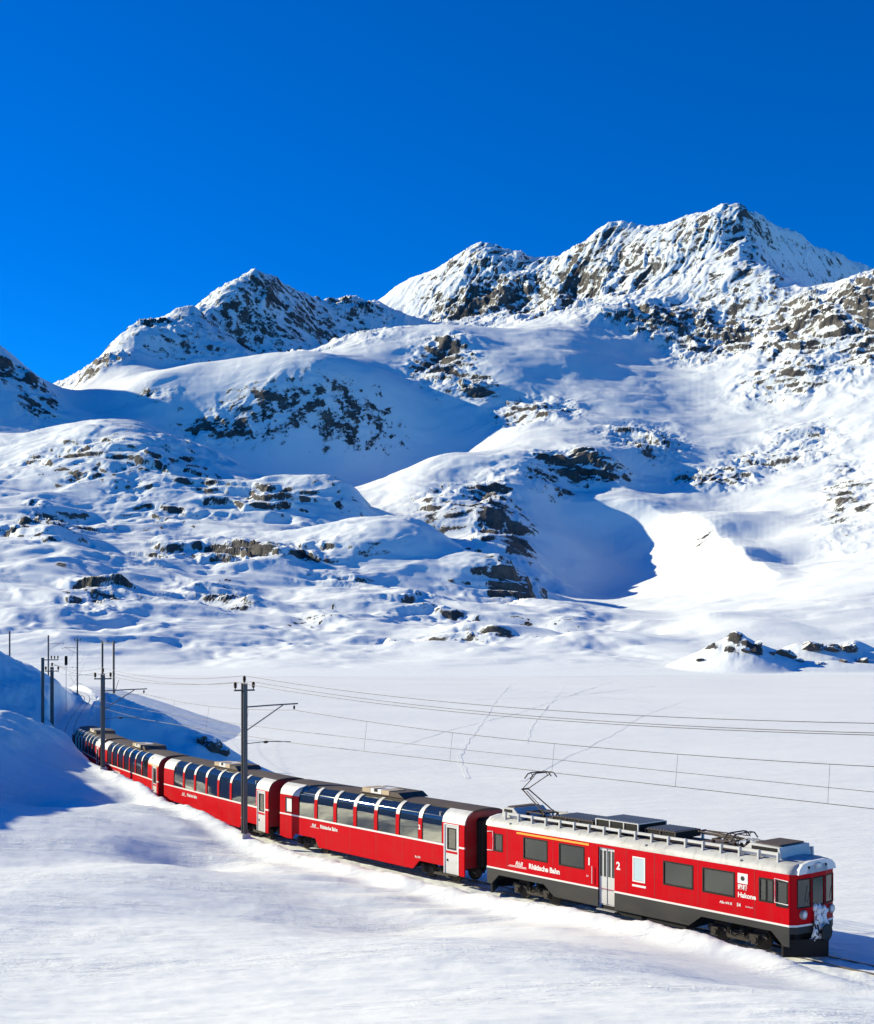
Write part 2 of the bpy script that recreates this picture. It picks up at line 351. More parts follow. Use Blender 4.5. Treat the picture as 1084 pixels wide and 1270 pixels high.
# slope of the finished surface decides, with the patches, where snow cannot hold
def normals_z(X, Y, Z):
    ax, ay, az = np.gradient(X, axis=1), np.gradient(Y, axis=1), np.gradient(Z, axis=1)
    bx, by, bz = np.gradient(X, axis=0), np.gradient(Y, axis=0), np.gradient(Z, axis=0)
    nx, ny, nz = ay * bz - az * by, az * bx - ax * bz, ax * by - ay * bx
    return nz / np.sqrt(nx * nx + ny * ny + nz * nz + 1e-9)
nz = normals_z(X, Y, Z)
steep = np.degrees(np.arccos(np.clip(np.abs(nz), 0, 1)))
fr = fbm((X + wx) / 34, (Y + wy) / 24, 6, 90, 0.62)
mass = smooth(3400, 3800, D) * smooth(430, 560, U)
st2 = ridged(fx / 24, fy / 110, 4, 29)
rface = smooth(925, 955, U) * smooth(3830, 3950, D)          # snowy flank right of the summit arete
mass = mass * (1 - 0.45 * rface)
ledge = fbm((Z + 0.35 * X) / 12 + wx / 14, fx / 85, 4, 171, 0.6)
fr = fr + mass * ((0.9 - st) * 0.55 + (0.9 - st2) * 0.5 + 0.75 * ledge)
RK = np.maximum(RK, 0.46 * mass) * (1 - 0.3 * rface)
hill = near * smooth(930, 1050, D)
speck = smooth(0.05, 0.55, fbm(X / 110, Y / 120, 3, 81)) * smooth(0.28, 0.62, fbm((X + wx) / 11, (Y + wy) / 13, 4, 84))
rock = 0.36 * RK ** 0.8 + (steep - 33) / 60 * (0.35 + 0.9 * RK) + fr * (0.07 + 0.34 * RK ** 0.6) + 0.06 + 0.62 * speck * (1 - .8 * basin) * (hill + 0.5 * smooth(2300, 2600, D) * (1 - smooth(2800, 3000, D))) - 0.03 * rface + 0.02 * mass + 0.24 * near * RK + hill * (1 - basin) * 0.26 * smooth(34, 48, steep) * smooth(-.35, .3, fr)
mountain = grid_mesh('mountain', X, Y, Z, M['mountain'], {'rock': rock})
tag(mountain, kind='structure')

def mountain_z(x, y):
    k = np.argmin((X - x) ** 2 + (Y - y) ** 2); return float(Z.flat[k])

# ------------------------------------------------------------------ frozen lake
lx = np.linspace(-420, 420, 240); ly = np.concatenate([np.linspace(60, 330, 160, endpoint=False), np.linspace(330, 860, 120)])
LX, LY = np.meshgrid(lx, ly)
LZ = LAKE_Z + 0.10 * fbm(LX / 40, LY / 25, 4, 15)
tag(grid_mesh('frozen_lake', LX, LY, LZ, M['lake']), kind='structure')

# ------------------------------------------------------------------ railway line in plan
TP = np.array([(34.0, 21.7), (27.1, 29.8), (20.66, 37.46), (13.56, 45.86), (2.73, 58.7), (-7.73, 71.7), (-16.86, 85.6), (-24.6, 100.2), (-31.0, 114.9), (-45.6, 160.0), (-60.8, 222.0), (-80.5, 285.0), (-125.0, 350.0), (-200, 420)], float)
def spline(xq, xs, ys):
    n = len(xs); h = np.diff(xs); d = np.diff(ys) / h
    A = np.zeros((n, n)); rhs = np.zeros(n); A[0, 0] = A[-1, -1] = 1
    for i in range(1, n - 1):
        A[i, i - 1], A[i, i], A[i, i + 1] = h[i - 1], 2 * (h[i - 1] + h[i]), h[i]; rhs[i] = 6 * (d[i] - d[i - 1])
    m = np.linalg.solve(A, rhs)
    k = np.clip(np.searchsorted(xs, xq) - 1, 0, n - 2); a = xs[k + 1] - xq; b = xq - xs[k]; hk = h[k]
    return m[k] * a ** 3 / (6 * hk) + m[k + 1] * b ** 3 / (6 * hk) + (ys[k] / hk - m[k] * hk / 6) * a + (ys[k + 1] / hk - m[k + 1] * hk / 6) * b
def track_x(y):
    y = np.asarray(y, float)
    yc = np.clip(y, TP[0, 1], TP[-1, 1])
    x = spline(yc, TP[:, 1], TP[:, 0])
    return x + np.where(y < TP[0, 1], (y - TP[0, 1]) * -0.75, 0) + np.where(y > TP[-1, 1], (y - TP[-1, 1]) * -1.2, 0)
def track_dir(y):
    dx = (track_x(np.asarray(y) + 0.5) - track_x(np.asarray(y) - 0.5))
    l_ = np.sqrt(dx * dx + 1); return dx / l_, 1 / l_          # pointing away from the camera
# arc length table (grows away from the camera)
_yy = np.arange(5, 420, 0.1); _xx = track_x(_yy)
_ss = np.concatenate([[0], np.cumsum(np.hypot(np.diff(_xx), np.diff(_yy)))])
def track_at(s, t=0.0):
    """point at arc length s, t metres right of the line as seen looking away"""
    y = np.interp(s, _ss, _yy); x = track_x(y); dx, dy = track_dir(y)
    return float(x + t * dy), float(y - t * dx)
def s_of_y(y): return float(np.interp(y, _yy, _ss))

# ------------------------------------------------------------------ near ground
GP = [(0, -30, 14), (-30, -30, 15), (30, -30, 13), (0, 0, 9.0), (-15, 0, 9.6), (15, 0, 8.2), (0, 15, 5.6), (-10, 15, 6.0), (10, 15, 4.9), (-35, 12, 9), (35, 8, 6)]
def gp(u, v, Dd): GP.append(pt(u, v, Dd))
for a in [(60, 1270, 31), (300, 1270, 30), (542, 1270, 29), (800, 1270, 29), (1000, 1270, 29), (1084, 1235, 34),
          (60, 1150, 47), (300, 1150, 47), (542, 1160, 44), (760, 1190, 40), (300, 1095, 58), (140, 1050, 66), (60, 1085, 57), (0, 1120, 50)]: gp(*a)
for a in [(0, 886, 100), (40, 895, 104), (67, 905, 105), (89, 920, 104), (110, 941, 99), (142, 964, 93), (165, 974, 88), (192, 986, 84), (20, 1000, 74), (90, 990, 80), (130, 999, 78),
          (130, 863, 129), (160, 874, 128), (200, 890, 127), (240, 908, 126), (270, 925, 126), (290, 938, 125.5), (160, 893, 137), (240, 925, 136)]: gp(*a)
GP += [(-26.5, 119.5, .6), (-22.5, 119.5, .2), (-19, 119.5, -1.0), (-28, 121, 1.0), (-17, 125.5, -1.9), (-14, 118, -1.8), (-12, 126, -2.8), (-5, 112, -3.2), (-3, 126, -5), (-10, 142, -6.5), (8, 120, -6.5), (-25, 150, -6)]
def gt(y, t, z):
    x = float(track_x(y)); dx, dy = [float(q) for q in track_dir(y)]
    GP.append((x + t * dy, y - t * dx, z))
for y, prof in {28: [(-4, .4), (-9, 1.6), (4, -.1), (14, -1.6), (40, -7), (70, -12)],
                43: [(-3.5, .05), (-7, .6), (4, -.1), (9, -.8), (20, -3.2), (45, -9), (70, -14)],
                56: [(-4, -.25), (-9, -.2), (4, -.2), (9, -1.0), (20, -4), (45, -10)],
                70: [(-4, -.35), (-8, -.5), (4, -.2), (9, -1.3), (20, -4.5), (45, -11)],
                84: [(-5, .5), (-9, .6), (5, -.2), (9, -1.2), (15, -2.2), (28, -5), (55, -10)],
                99: [(5, .0), (9, -.6), (13, -1.4), (28, -4.5), (55, -10)],
                115: [(-5, 3.6), (-9, 5.2), (-16, 7.5), (5, .4)],
                160: [(-5, 4.5), (-9, 7.5), (-20, 14), (5, 1.6), (9, -.5), (16, -5.5), (32, -10), (60, -14)],
                222: [(-6, 3.0), (-14, 6), (-30, 10), (5, .5), (12, -4), (30, -10), (60, -14)],
                290: [(-8, 1), (-25, 3), (8, .5), (20, -3), (40, -10)], 350: [(-15, 0), (15, -3), (40, -10)]}.items():
    for t_, z_ in prof: gt(y, t_, z_)
GP += [(-18, 62, .45), (-13, 62, .45), (-10, 58, .5), (-16, 68, .7), (-22, 60, .6), (-28, 66, 2.2), (-33, 77, 5.2), (-42, 88, 11.0), (-42, 74, 9.8), (-40, 55, 3.0), (-48, 104, 11), (-38, 100, 6.2), (-62, 118, 15), (-60, 140, 18), (-78, 152, 27), (-84, 185, 21), (-100, 220, 13), (-120, 150, 24), (-90, 100, 22), (-80, 60, 9), (-60, 30, 9),
       (60, 60, -8), (90, 40, -9), (60, 20, 0), (110, 100, -13), (-60, 330, -10), (-140, 300, 2), (-200, 250, 8), (40, 120, -13), (80, 200, -14), (0, 200, -14), (150, 60, -13), (-20, 300, -14), (160, 300, -15), (60, 380, -15)]
GPa = np.array(GP, float)
g_tps = TPS(GPa[:, :2] / 50.0, GPa[:, 2], 1e-4)
def ground_parts(X, Y, fine=True):
    zb = g_tps(X / 50.0, Y / 50.0)
    dx, dy = track_dir(Y); t = (X - track_x(Y)) * dy
    s = np.interp(Y, _yy, _ss)
    at = np.abs(t)
    # uneven edge cut by the plough
    e = 0.25 * fbm(s / 3.1, t * 0 + 3.3, 4, 31)
    e = e * (1 - 0.6 * (np.abs(t) < 2.4))
    cut = smooth(1.72 + 0.5 * e, 2.35 + 0.14 * np.clip(zb, 0, 6) + e, at)
    bed = -0.045 + 0.03 * fbm(X * 1.5, Y * 1.5, 3, 8)
    rid = np.exp(-((t + 2.7 + e) / 0.75) ** 2) * (0.54 + 0.16 * fbm(s / 2.2, t / 2.0, 4, 55)) * smooth(38, 48, Y) * (1 - smooth(90, 100, Y))
    sc = (np.exp(-((t + 5.2) / 1.8) ** 2)) * 0.22 * ridged(s / 3.4, t / 9, 3, 58) * smooth(46, 52, Y) * (1 - smooth(84, 92, Y))
    z = zb + rid + sc
    if fine:
        amp = smooth(2.5, 9, at)
        z = z + amp * (0.10 * fbm(X / 20, Y / 7, 5, 33) + 0.045 * fbm(X / 2.6 + 0.3 * Y, Y / 0.9, 4, 36))
        lump = smooth(2.5, 5, zb) * smooth(60, 75, Y) * (1 - smooth(200, 260, Y))
        z = z + lump * 0.35 * fbm(X / 5, Y / 5, 5, 39) + lump * 0.16 * ridged(X / 3.3, Y / 2.2, 4, 42)
        rb = np.exp(-((t - 9) / 5.5) ** 2) * smooth(112, 124, Y) * (1 - smooth(200, 240, Y))
        z = z + rb * 0.5 * fbm(X / 5, Y / 5, 5, 49)
    return bed + (z - bed) * cut, t, s
def ground_z(x, y):
    return float(ground_parts(np.array([float(x)]), np.array([float(y)]))[0][0])
ncol, nrow = 720, 700
a = np.linspace(-1, 1, ncol)[None]
yr = np.concatenate([np.linspace(-25, 14, 40, endpoint=False), np.exp(np.linspace(math.log(14), math.log(420), nrow - 40))])[:, None]
wi = 0.36 * np.maximum(yr, 0) + 3.5; wo = wi + 60
GX = np.where(np.abs(a) < .86, a / .86 * wi, np.sign(a) * (wi + (np.abs(a) - .86) / .14 * (wo - wi)))
GY = np.repeat(yr, ncol, 1)
GZ, GT, GS = ground_parts(GX, GY)
GZ = np.maximum(GZ, -14)
tag(grid_mesh('snow_field', GX, GY, GZ, M['snow']), kind='structure')

# ------------------------------------------------------------------ mesh builder and paint
class MB:
    def __init__(s): s.v = []; s.f = []
    def quad(s, *p):
        k = len(s.v); s.v += [tuple(q) for q in p]; s.f.append(tuple(range(k, k + len(p))))
    def box(s, x0, x1, y0, y1, z0, z1):
        k = len(s.v)
        s.v += [(x0, y0, z0), (x1, y0, z0), (x1, y1, z0), (x0, y1, z0), (x0, y0, z1), (x1, y0, z1), (x1, y1, z1), (x0, y1, z1)]
        s.f += [tuple(k + i for i in q) for q in ((0, 3, 2, 1), (4, 5, 6, 7), (0, 1, 5, 4), (1, 2, 6, 5), (2, 3, 7, 6), (3, 0, 4, 7))]
        return s
    def prism(s, poly, axis, a, b):
        """poly: 2-D outline; extruded from a to b along axis ('x': poly is (y,z); 'y': (x,z); 'z': (x,y))"""
        def p(q, t): return {'x': (t, q[0], q[1]), 'y': (q[0], t, q[1]), 'z': (q[0], q[1], t)}[axis]
        k = len(s.v); n = len(poly)
        s.v += [p(q, a) for q in poly] + [p(q, b) for q in poly]
        s.f += [tuple(range(k, k + n))[::-1], tuple(range(k + n, k + 2 * n))]
        s.f += [(k + i, k + (i + 1) % n, k + n + (i + 1) % n, k + n + i) for i in range(n)]
        return s
    def tube(s, pts, r, n=6, r2=None):
        pts = [Vector(p) for p in pts]; k0 = len(s.v)
        for i, p in enumerate(pts):
            d = (pts[min(i + 1, len(pts) - 1)] - pts[max(i - 1, 0)]).normalized()
            a = d.orthogonal().normalized() if abs(d.z) > .95 else d.cross(Vector((0, 0, 1))).normalized()
            b = d.cross(a)
            rr = r if r2 is None else r + (r2 - r) * i / (len(pts) - 1)
            for j in range(n):
                t = 2 * math.pi * (j + .5) / n; s.v.append(tuple(p + (a * math.cos(t) + b * math.sin(t)) * rr))
        for i in range(len(pts) - 1):
            for j in range(n):
                s.f.append((k0 + i * n + j, k0 + i * n + (j + 1) % n, k0 + (i + 1) * n + (j + 1) % n, k0 + (i + 1) * n + j))
        s.f.append(tuple(k0 + j for j in range(n))[::-1]); s.f.append(tuple(k0 + (len(pts) - 1) * n + j for j in range(n)))
        return s
    def lathe(s, prof, n, org, axis):
        """prof: (radius, height) list turned round axis ('y' or 'z' or 'x')"""
        k = len(s.v)
        for r_, h in prof:
            for j in range(n):
                t = 2 * math.pi * j / n; c, d = r_ * math.cos(t), r_ * math.sin(t)
                p = {'z': (c, d, h), 'y': (c, h, d), 'x': (h, c, d)}[axis]
                s.v.append(tuple(org[i] + p[i] for i in range(3)))
        for i in range(len(prof) - 1):
            for j in range(n): s.f.append((k + i * n + j, k + i * n + (j + 1) % n, k + (i + 1) * n + (j + 1) % n, k + (i + 1) * n + j))
        s.f.append(tuple(k + j for j in range(n))); s.f.append(tuple(k + (len(prof) - 1) * n + j for j in range(n)))
        return s
    def mesh(s, name, mat, smooth_=False, fix=True):
        me = bpy.data.meshes.new(name); me.from_pydata(s.v, [], s.f); me.materials.append(mat)
        if fix:
            bm = bmesh.new(); bm.from_mesh(me); bmesh.ops.remove_doubles(bm, verts=bm.verts, dist=1e-5)
            bmesh.ops.recalc_face_normals(bm, faces=bm.faces); bm.to_mesh(me); bm.free()
        if smooth_:
            me.polygons.foreach_set('use_smooth', [True] * len(me.polygons)); me.set_sharp_from_angle(angle=R(35))
        return me
    def build(s, name, mat, parent=None, smooth_=False, fix=True):
        return link(name, s.mesh(name, mat, smooth_, fix), parent)
def link(name, me, parent=None):
    o = bpy.data.objects.new(name, me); col.objects.link(o)
    if parent is not None: o.parent = parent
    return o
def empty(name, loc=(0, 0, 0), rz=0):
    o = bpy.data.objects.new(name, None); o.empty_display_size = 0.3; col.objects.link(o)
    o.location = loc; o.rotation_euler = (0, 0, rz); return o

def paint(name, c, rough=0.35, metal=0.0, dirt=0.25, dirtc=(0.10, 0.085, 0.075), spec=0.5, scale=1.3, streak=0.0):
    m, n, l, b = new_mat(name)
    tc = n.new('ShaderNodeTexCoord')
    f = noise_node(n, l, tc.outputs['Object'], scale, 6, 0.65, 0.5, 1, 1.6)
    cc = mixc(n, l, maprange(n, l, f, 0.45, 0.8, 0, dirt), c, dirtc)
    if streak:
        f_ = noise_node(n, l, tc.outputs['Object'], 3.0, 5, 0.6, 1.6, 1, 0.12)
        cc = mixc(n, l, maprange(n, l, f_, 0.48, 0.72, 0, streak), cc, dirtc)
    l.new(cc, b.inputs['Base Color']); b.inputs['Metallic'].default_value = metal
    l.new(maprange(n, l, f, 0.3, 0.7, rough * 0.85, min(1, rough * 1.3)), b.inputs['Roughness'])
    b.inputs['Specular IOR Level'].default_value = spec
    return m
def glass(name, tint, through, rough=0.03, coat=0.16):
    m, n, l, b = new_mat(name)
    b.inputs['Base Color'].default_value = (*tint, 1); b.inputs['Roughness'].default_value = rough
    b.inputs['Specular IOR Level'].default_value = 0.5
    tr = n.new('ShaderNodeBsdfTransparent'); tr.inputs[0].default_value = (0.62, 0.70, 0.66, 1)
    mx = n.new('ShaderNodeMixShader'); fr = n.new('ShaderNodeFresnel'); fr.inputs['IOR'].default_value = 1.45
    # through at right angles, mirror-like at a glancing angle
    l.new(mathn(n, l, 'MULTIPLY', mathn(n, l, 'SUBTRACT', 1.0, fr.outputs[0]), through), mx.inputs[0])
    l.new(b.outputs[0], mx.inputs[1]); l.new(tr.outputs[0], mx.inputs[2])
    gl = n.new('ShaderNodeBsdfGlossy'); gl.inputs['Roughness'].default_value = rough; gl.inputs['Color'].default_value = (0.85, 0.9, 0.9, 1)
    m2 = n.new('ShaderNodeMixShader'); m2.inputs[0].default_value = coat
    l.new(mx.outputs[0], m2.inputs[1]); l.new(gl.outputs[0], m2.inputs[2]); mx = m2
    l.new(mx.outputs[0], n['Material Output'].inputs['Surface'])
    return m
M.update({
    'red': paint('red_coach_paint', (0.47, 0.0015, 0.008), 0.42, dirt=0.08, spec=0.05, streak=0.14, dirtc=(0.14, 0.06, 0.05)),
    'dred': paint('dark_red_paint', (0.22, 0.006, 0.012), 0.45),
    'white': paint('white_paint', (0.70, 0.70, 0.70), 0.4, dirt=0.12),
    'roofg': paint('grey_white_roof_paint', (0.44, 0.455, 0.465), 0.5, dirt=0.45, streak=0.35),
    'roofw': paint('silver_white_roof_paint', (0.56, 0.57, 0.58), 0.45, dirt=0.3, streak=0.25),
    'lgrey': paint('light_grey_paint', (0.52, 0.53, 0.53), 0.4),
    'grey': paint('grey_roof_paint', (0.30, 0.31, 0.32), 0.5),
    'skirt': paint('charcoal_skirt_paint', (0.026, 0.028, 0.030), 0.55, spec=.3),
    'black': paint('black_rubber', (0.008, 0.008, 0.009), 0.65, dirt=0.3, dirtc=(0.025, 0.022, 0.02), spec=.25),
    'iron': paint('brake_dust_iron', (0.020, 0.016, 0.014), 0.7, dirt=0.5, dirtc=(0.045, 0.034, 0.026)),
    'roofdk': paint('sooty_roof_paint', (0.062, 0.044, 0.038), 0.7, dirt=0.4),
    'tan': paint('beige_housing', (0.42, 0.33, 0.22), 0.6),
    'steel': paint('weathered_mast_steel', (0.085, 0.088, 0.092), 0.55),
    'wire': paint('weathered_copper_wire', (0.06, 0.058, 0.058), 0.5),
    'porc': paint('brown_porcelain', (0.03, 0.018, 0.015), 0.6, spec=.2),
    'yellow': paint('yellow_first_class_stripe', (0.75, 0.35, 0.03), 0.4, dirt=0.05),
    'railst': paint('rail_steel', (0.16, 0.14, 0.13), 0.4, metal=0.6),
    'seat': paint('blue_grey_seat_cloth', (0.10, 0.115, 0.14), 0.9),
    'inner': paint('pale_interior_lining', (0.36, 0.36, 0.34), 0.8),
    'glass': glass('tinted_panorama_glass', (0.03, 0.038, 0.036), 0.72),
    'glassdk': glass('dark_window_glass', (0.030, 0.034, 0.030), 0.30, rough=0.12, coat=0.05),
    'lamp': paint('lamp_lens', (0.75, 0.74, 0.70), 0.12, dirt=0.0),
    'frost': paint('frosted_pane', (0.42, 0.55, 0.60), 0.3, dirt=0.1),
    'signred': paint('emblem_red', (0.55, 0.01, 0.02), 0.4, dirt=0),
    'clump': M['snow'],
})
def text_mesh(name, body, size, mat, shear=0.0, bold=0.0, sx=1.0):
    cu = bpy.data.curves.new(name, 'FONT'); cu.body = body; cu.size = size; cu.extrude = 0.002; cu.shear = shear; cu.offset = bold; cu.space_character = sx
    cu.resolution_u = 3
    o = bpy.data.objects.new(name, cu); col.objects.link(o)
    dg = bpy.context.evaluated_depsgraph_get()
    me = bpy.data.meshes.new_from_object(o.evaluated_get(dg)); me.name = name
    bpy.data.objects.remove(o); bpy.data.curves.remove(cu)
    me.materials.clear(); me.materials.append(mat)
    return me
_txt = {}
def lettering(parent, body, x, z, size, mat, y=-1.36, shear=0.0, bold=0.0, sx=1.0, name='lettering'):
    k = (body, size, mat.name, shear, bold)
    if k not in _txt: _txt[k] = text_mesh(name, body, size, mat, shear, bold, sx)
    o = link(name, _txt[k], parent); o.location = (x, y, z); o.rotation_euler = (R(90), 0, 0)
    return o

# ------------------------------------------------------------------ track
def rail(t, name):
    prof = [(-.06, -.16), (.06, -.16), (.06, -.13), (.012, -.11), (.012, -.04), (.035, -.03), (.035, 0.0), (-.035, 0.0), (-.035, -.03), (-.012, -.04), (-.012, -.11), (-.06, -.13)]
    ss = np.arange(12, 330, 1.0); m = MB(); n = len(prof)
    for s_ in ss:
        for a_, z_ in prof:
            x, y = track_at(s_, t + a_); m.v.append((x, y, z_))
    for i in range(len(ss) - 1):
        for j in range(n): m.f.append((i * n + j, i * n + (j + 1) % n, (i + 1) * n + (j + 1) % n, (i + 1) * n + j))
    o = m.build(name, M['railst'], fix=False); return tag(o, kind='structure')
rail(-0.5, 'rail_near'); rail(0.5, 'rail_far')

# ------------------------------------------------------------------ running gear shared by all cars
def wheel_mesh():
    return MB().lathe([(.05, -.075), (.30, -.06), (.34, -.07), (.41, -.07), (.385, .03), (.42, .045), (.42, .07), (.10, .07), (.08, .10)], 20, (0, 0, 0), 'y').mesh('wheel', M['iron'], True)
WHEEL = wheel_mesh()
def bogie_frame_mesh():
    m = MB()
    for sy in (-1, 1):
        y0 = sy * .86
        m.prism([(-1.35, .52), (-1.25, .68), (-.55, .62), (-.4, .42), (.4, .42), (.55, .62), (1.25, .68), (1.35, .52), (1.2, .40), (.75, .46), (.5, .28), (-.5, .28), (-.75, .46), (-1.2, .40)], 'y', y0 - .06, y0 + .06)
    m.box(-.25, .25, -.8, .8, .38, .6)
    return m.mesh('bogie', M['iron'])
BOGIE = bogie_frame_mesh()
def axlebox_mesh():
    m = MB(); m.box(-.15, .15, -.1, .1, -.17, .16); m.lathe([(.11, -.14), (.11, .0)], 12, (0, 0, 0), 'y'); return m.mesh('axle_box', M['iron'])
AXLEBOX = axlebox_mesh()
def spring_mesh():
    m = MB()
    pts = [(.07 * math.cos(a_ * .9), .07 * math.sin(a_ * .9), a_ * .011) for a_ in range(0, 36)]
    m.tube(pts, .016, 5); return m.mesh('spring', M['skirt'])
SPRING = spring_mesh()
def bogie(car, x):
    b = link('bogie', BOGIE, car); b.location = (x, 0, 0)
    for wx_ in (-.9, .9):
        for sy in (-1, 1):
            w = link('wheel', WHEEL, b); w.location = (wx_, sy * .56, .42); w.rotation_euler = (0, 0, 0 if sy > 0 else math.pi)
            a_ = link('axle_box', AXLEBOX, b); a_.location = (wx_, sy * .98, .45); a_.rotation_euler = (0, 0, 0 if sy < 0 else math.pi)
    for sx_ in (-.28, .28):
        for sy in (-1, 1):
            q = link('spring', SPRING, b); q.location = (sx_, sy * .98, .44)
    return b

def car_at(name, s_mid, pivot=5.4):
    ax, ay = track_at(s_mid - pivot); bx_, by_ = track_at(s_mid + pivot)
    return empty(name, ((ax + bx_) / 2, (ay + by_) / 2, 0), math.atan2(ay - by_, ax - bx_))

def holed(m, x0, x1, z0, z1, holes, y, depth):
    """flat wall at y with rectangular holes (x0,x1,z0,z1) and their reveals; depth along +y"""
    xs = sorted({x0, x1, *[h[0] for h in holes], *[h[1] for h in holes]}); zs = sorted({z0, z1, *[h[2] for h in holes], *[h[3] for h in holes]})
    for i in range(len(xs) - 1):
        for j in range(len(zs) - 1):
            cx_, cz_ = (xs[i] + xs[i + 1]) / 2, (zs[j] + zs[j + 1]) / 2
            if any(h[0] < cx_ < h[1] and h[2] < cz_ < h[3] for h in holes): continue
            m.quad((xs[i], y, zs[j]), (xs[i + 1], y, zs[j]), (xs[i + 1], y, zs[j + 1]), (xs[i], y, zs[j + 1]))
    for a_, b_, c_, d_ in holes:
        r_ = [(a_, c_), (b_, c_), (b_, d_), (a_, d_)]
        for k in range(4):
            p, q = r_[k], r_[(k + 1) % 4]
            m.quad((p[0], y, p[1]), (q[0], y, q[1]), (q[0], y + depth, q[1]), (p[0], y + depth, p[1]))

def framed_window(car, x0, x1, z0, z1, y, glassm, framem, split=False, name='window'):
    """rubber frame just proud of the wall, pane set back in its hole; y < 0 is the near side"""
    s_ = -1 if y < 0 else 1; e = .045
    m = MB()
    ya, yb = sorted((y + s_ * .012, y - s_ * .03))
    m.box(x0 - e, x1 + e, ya, yb, z1 - .01, z1 + e); m.box(x0 - e, x1 + e, ya, yb, z0 - e, z0 + .01)
    m.box(x0 - e, x0 + .01, ya, yb, z0 + .01, z1 - .01); m.box(x1 - .01, x1 + e, ya, yb, z0 + .01, z1 - .01)
    if split: m.box((x0 + x1) / 2 - .02, (x0 + x1) / 2 + .02, ya, yb, z0 + .01, z1 - .01)
    w = m.build(name, framem, car)
    yg = y - s_ * .025
    MB().box(x0 + .005, x1 - .005, yg - .005, yg + .005, z0 + .005, z1 - .005).build('pane', glassm, w)
    return w

# ------------------------------------------------------------------ panorama coaches
CPROF = [(1.35, 1.88), (1.352, 2.3), (1.345, 2.65), (1.325, 2.88), (1.29, 3.04), (1.225, 3.18), (1.12, 3.31), (.98, 3.41), (.82, 3.48)]
RED_TOP = 3          # profile index where red turns white
CL = 15.6
def strip(m, x0, x1, prof, sy, t=0.06):
    """closed curved plate following prof between x0 and x1, t thick inwards"""
    inn = []
    for i, (y, z) in enumerate(prof):
        a_ = prof[max(i - 1, 0)]; b_ = prof[min(i + 1, len(prof) - 1)]
        dy, dz = b_[0] - a_[0], b_[1] - a_[1]; l_ = math.hypot(dy, dz)
        inn.append((y - dz / l_ * t, z + dy / l_ * t))
    poly = [(sy * y, z) for y, z in prof] + [(sy * y, z) for y, z in inn[::-1]]
    m.prism(poly, 'x', x0, x1)
def inset(prof, d):
    out = []
    for i, (y, z) in enumerate(prof):
        a_ = prof[max(i - 1, 0)]; b_ = prof[min(i + 1, len(prof) - 1)]
        dy, dz = b_[0] - a_[0], b_[1] - a_[1]; l_ = math.hypot(dy, dz); out.append((y - dz / l_ * d, z + dy / l_ * d))
    return out

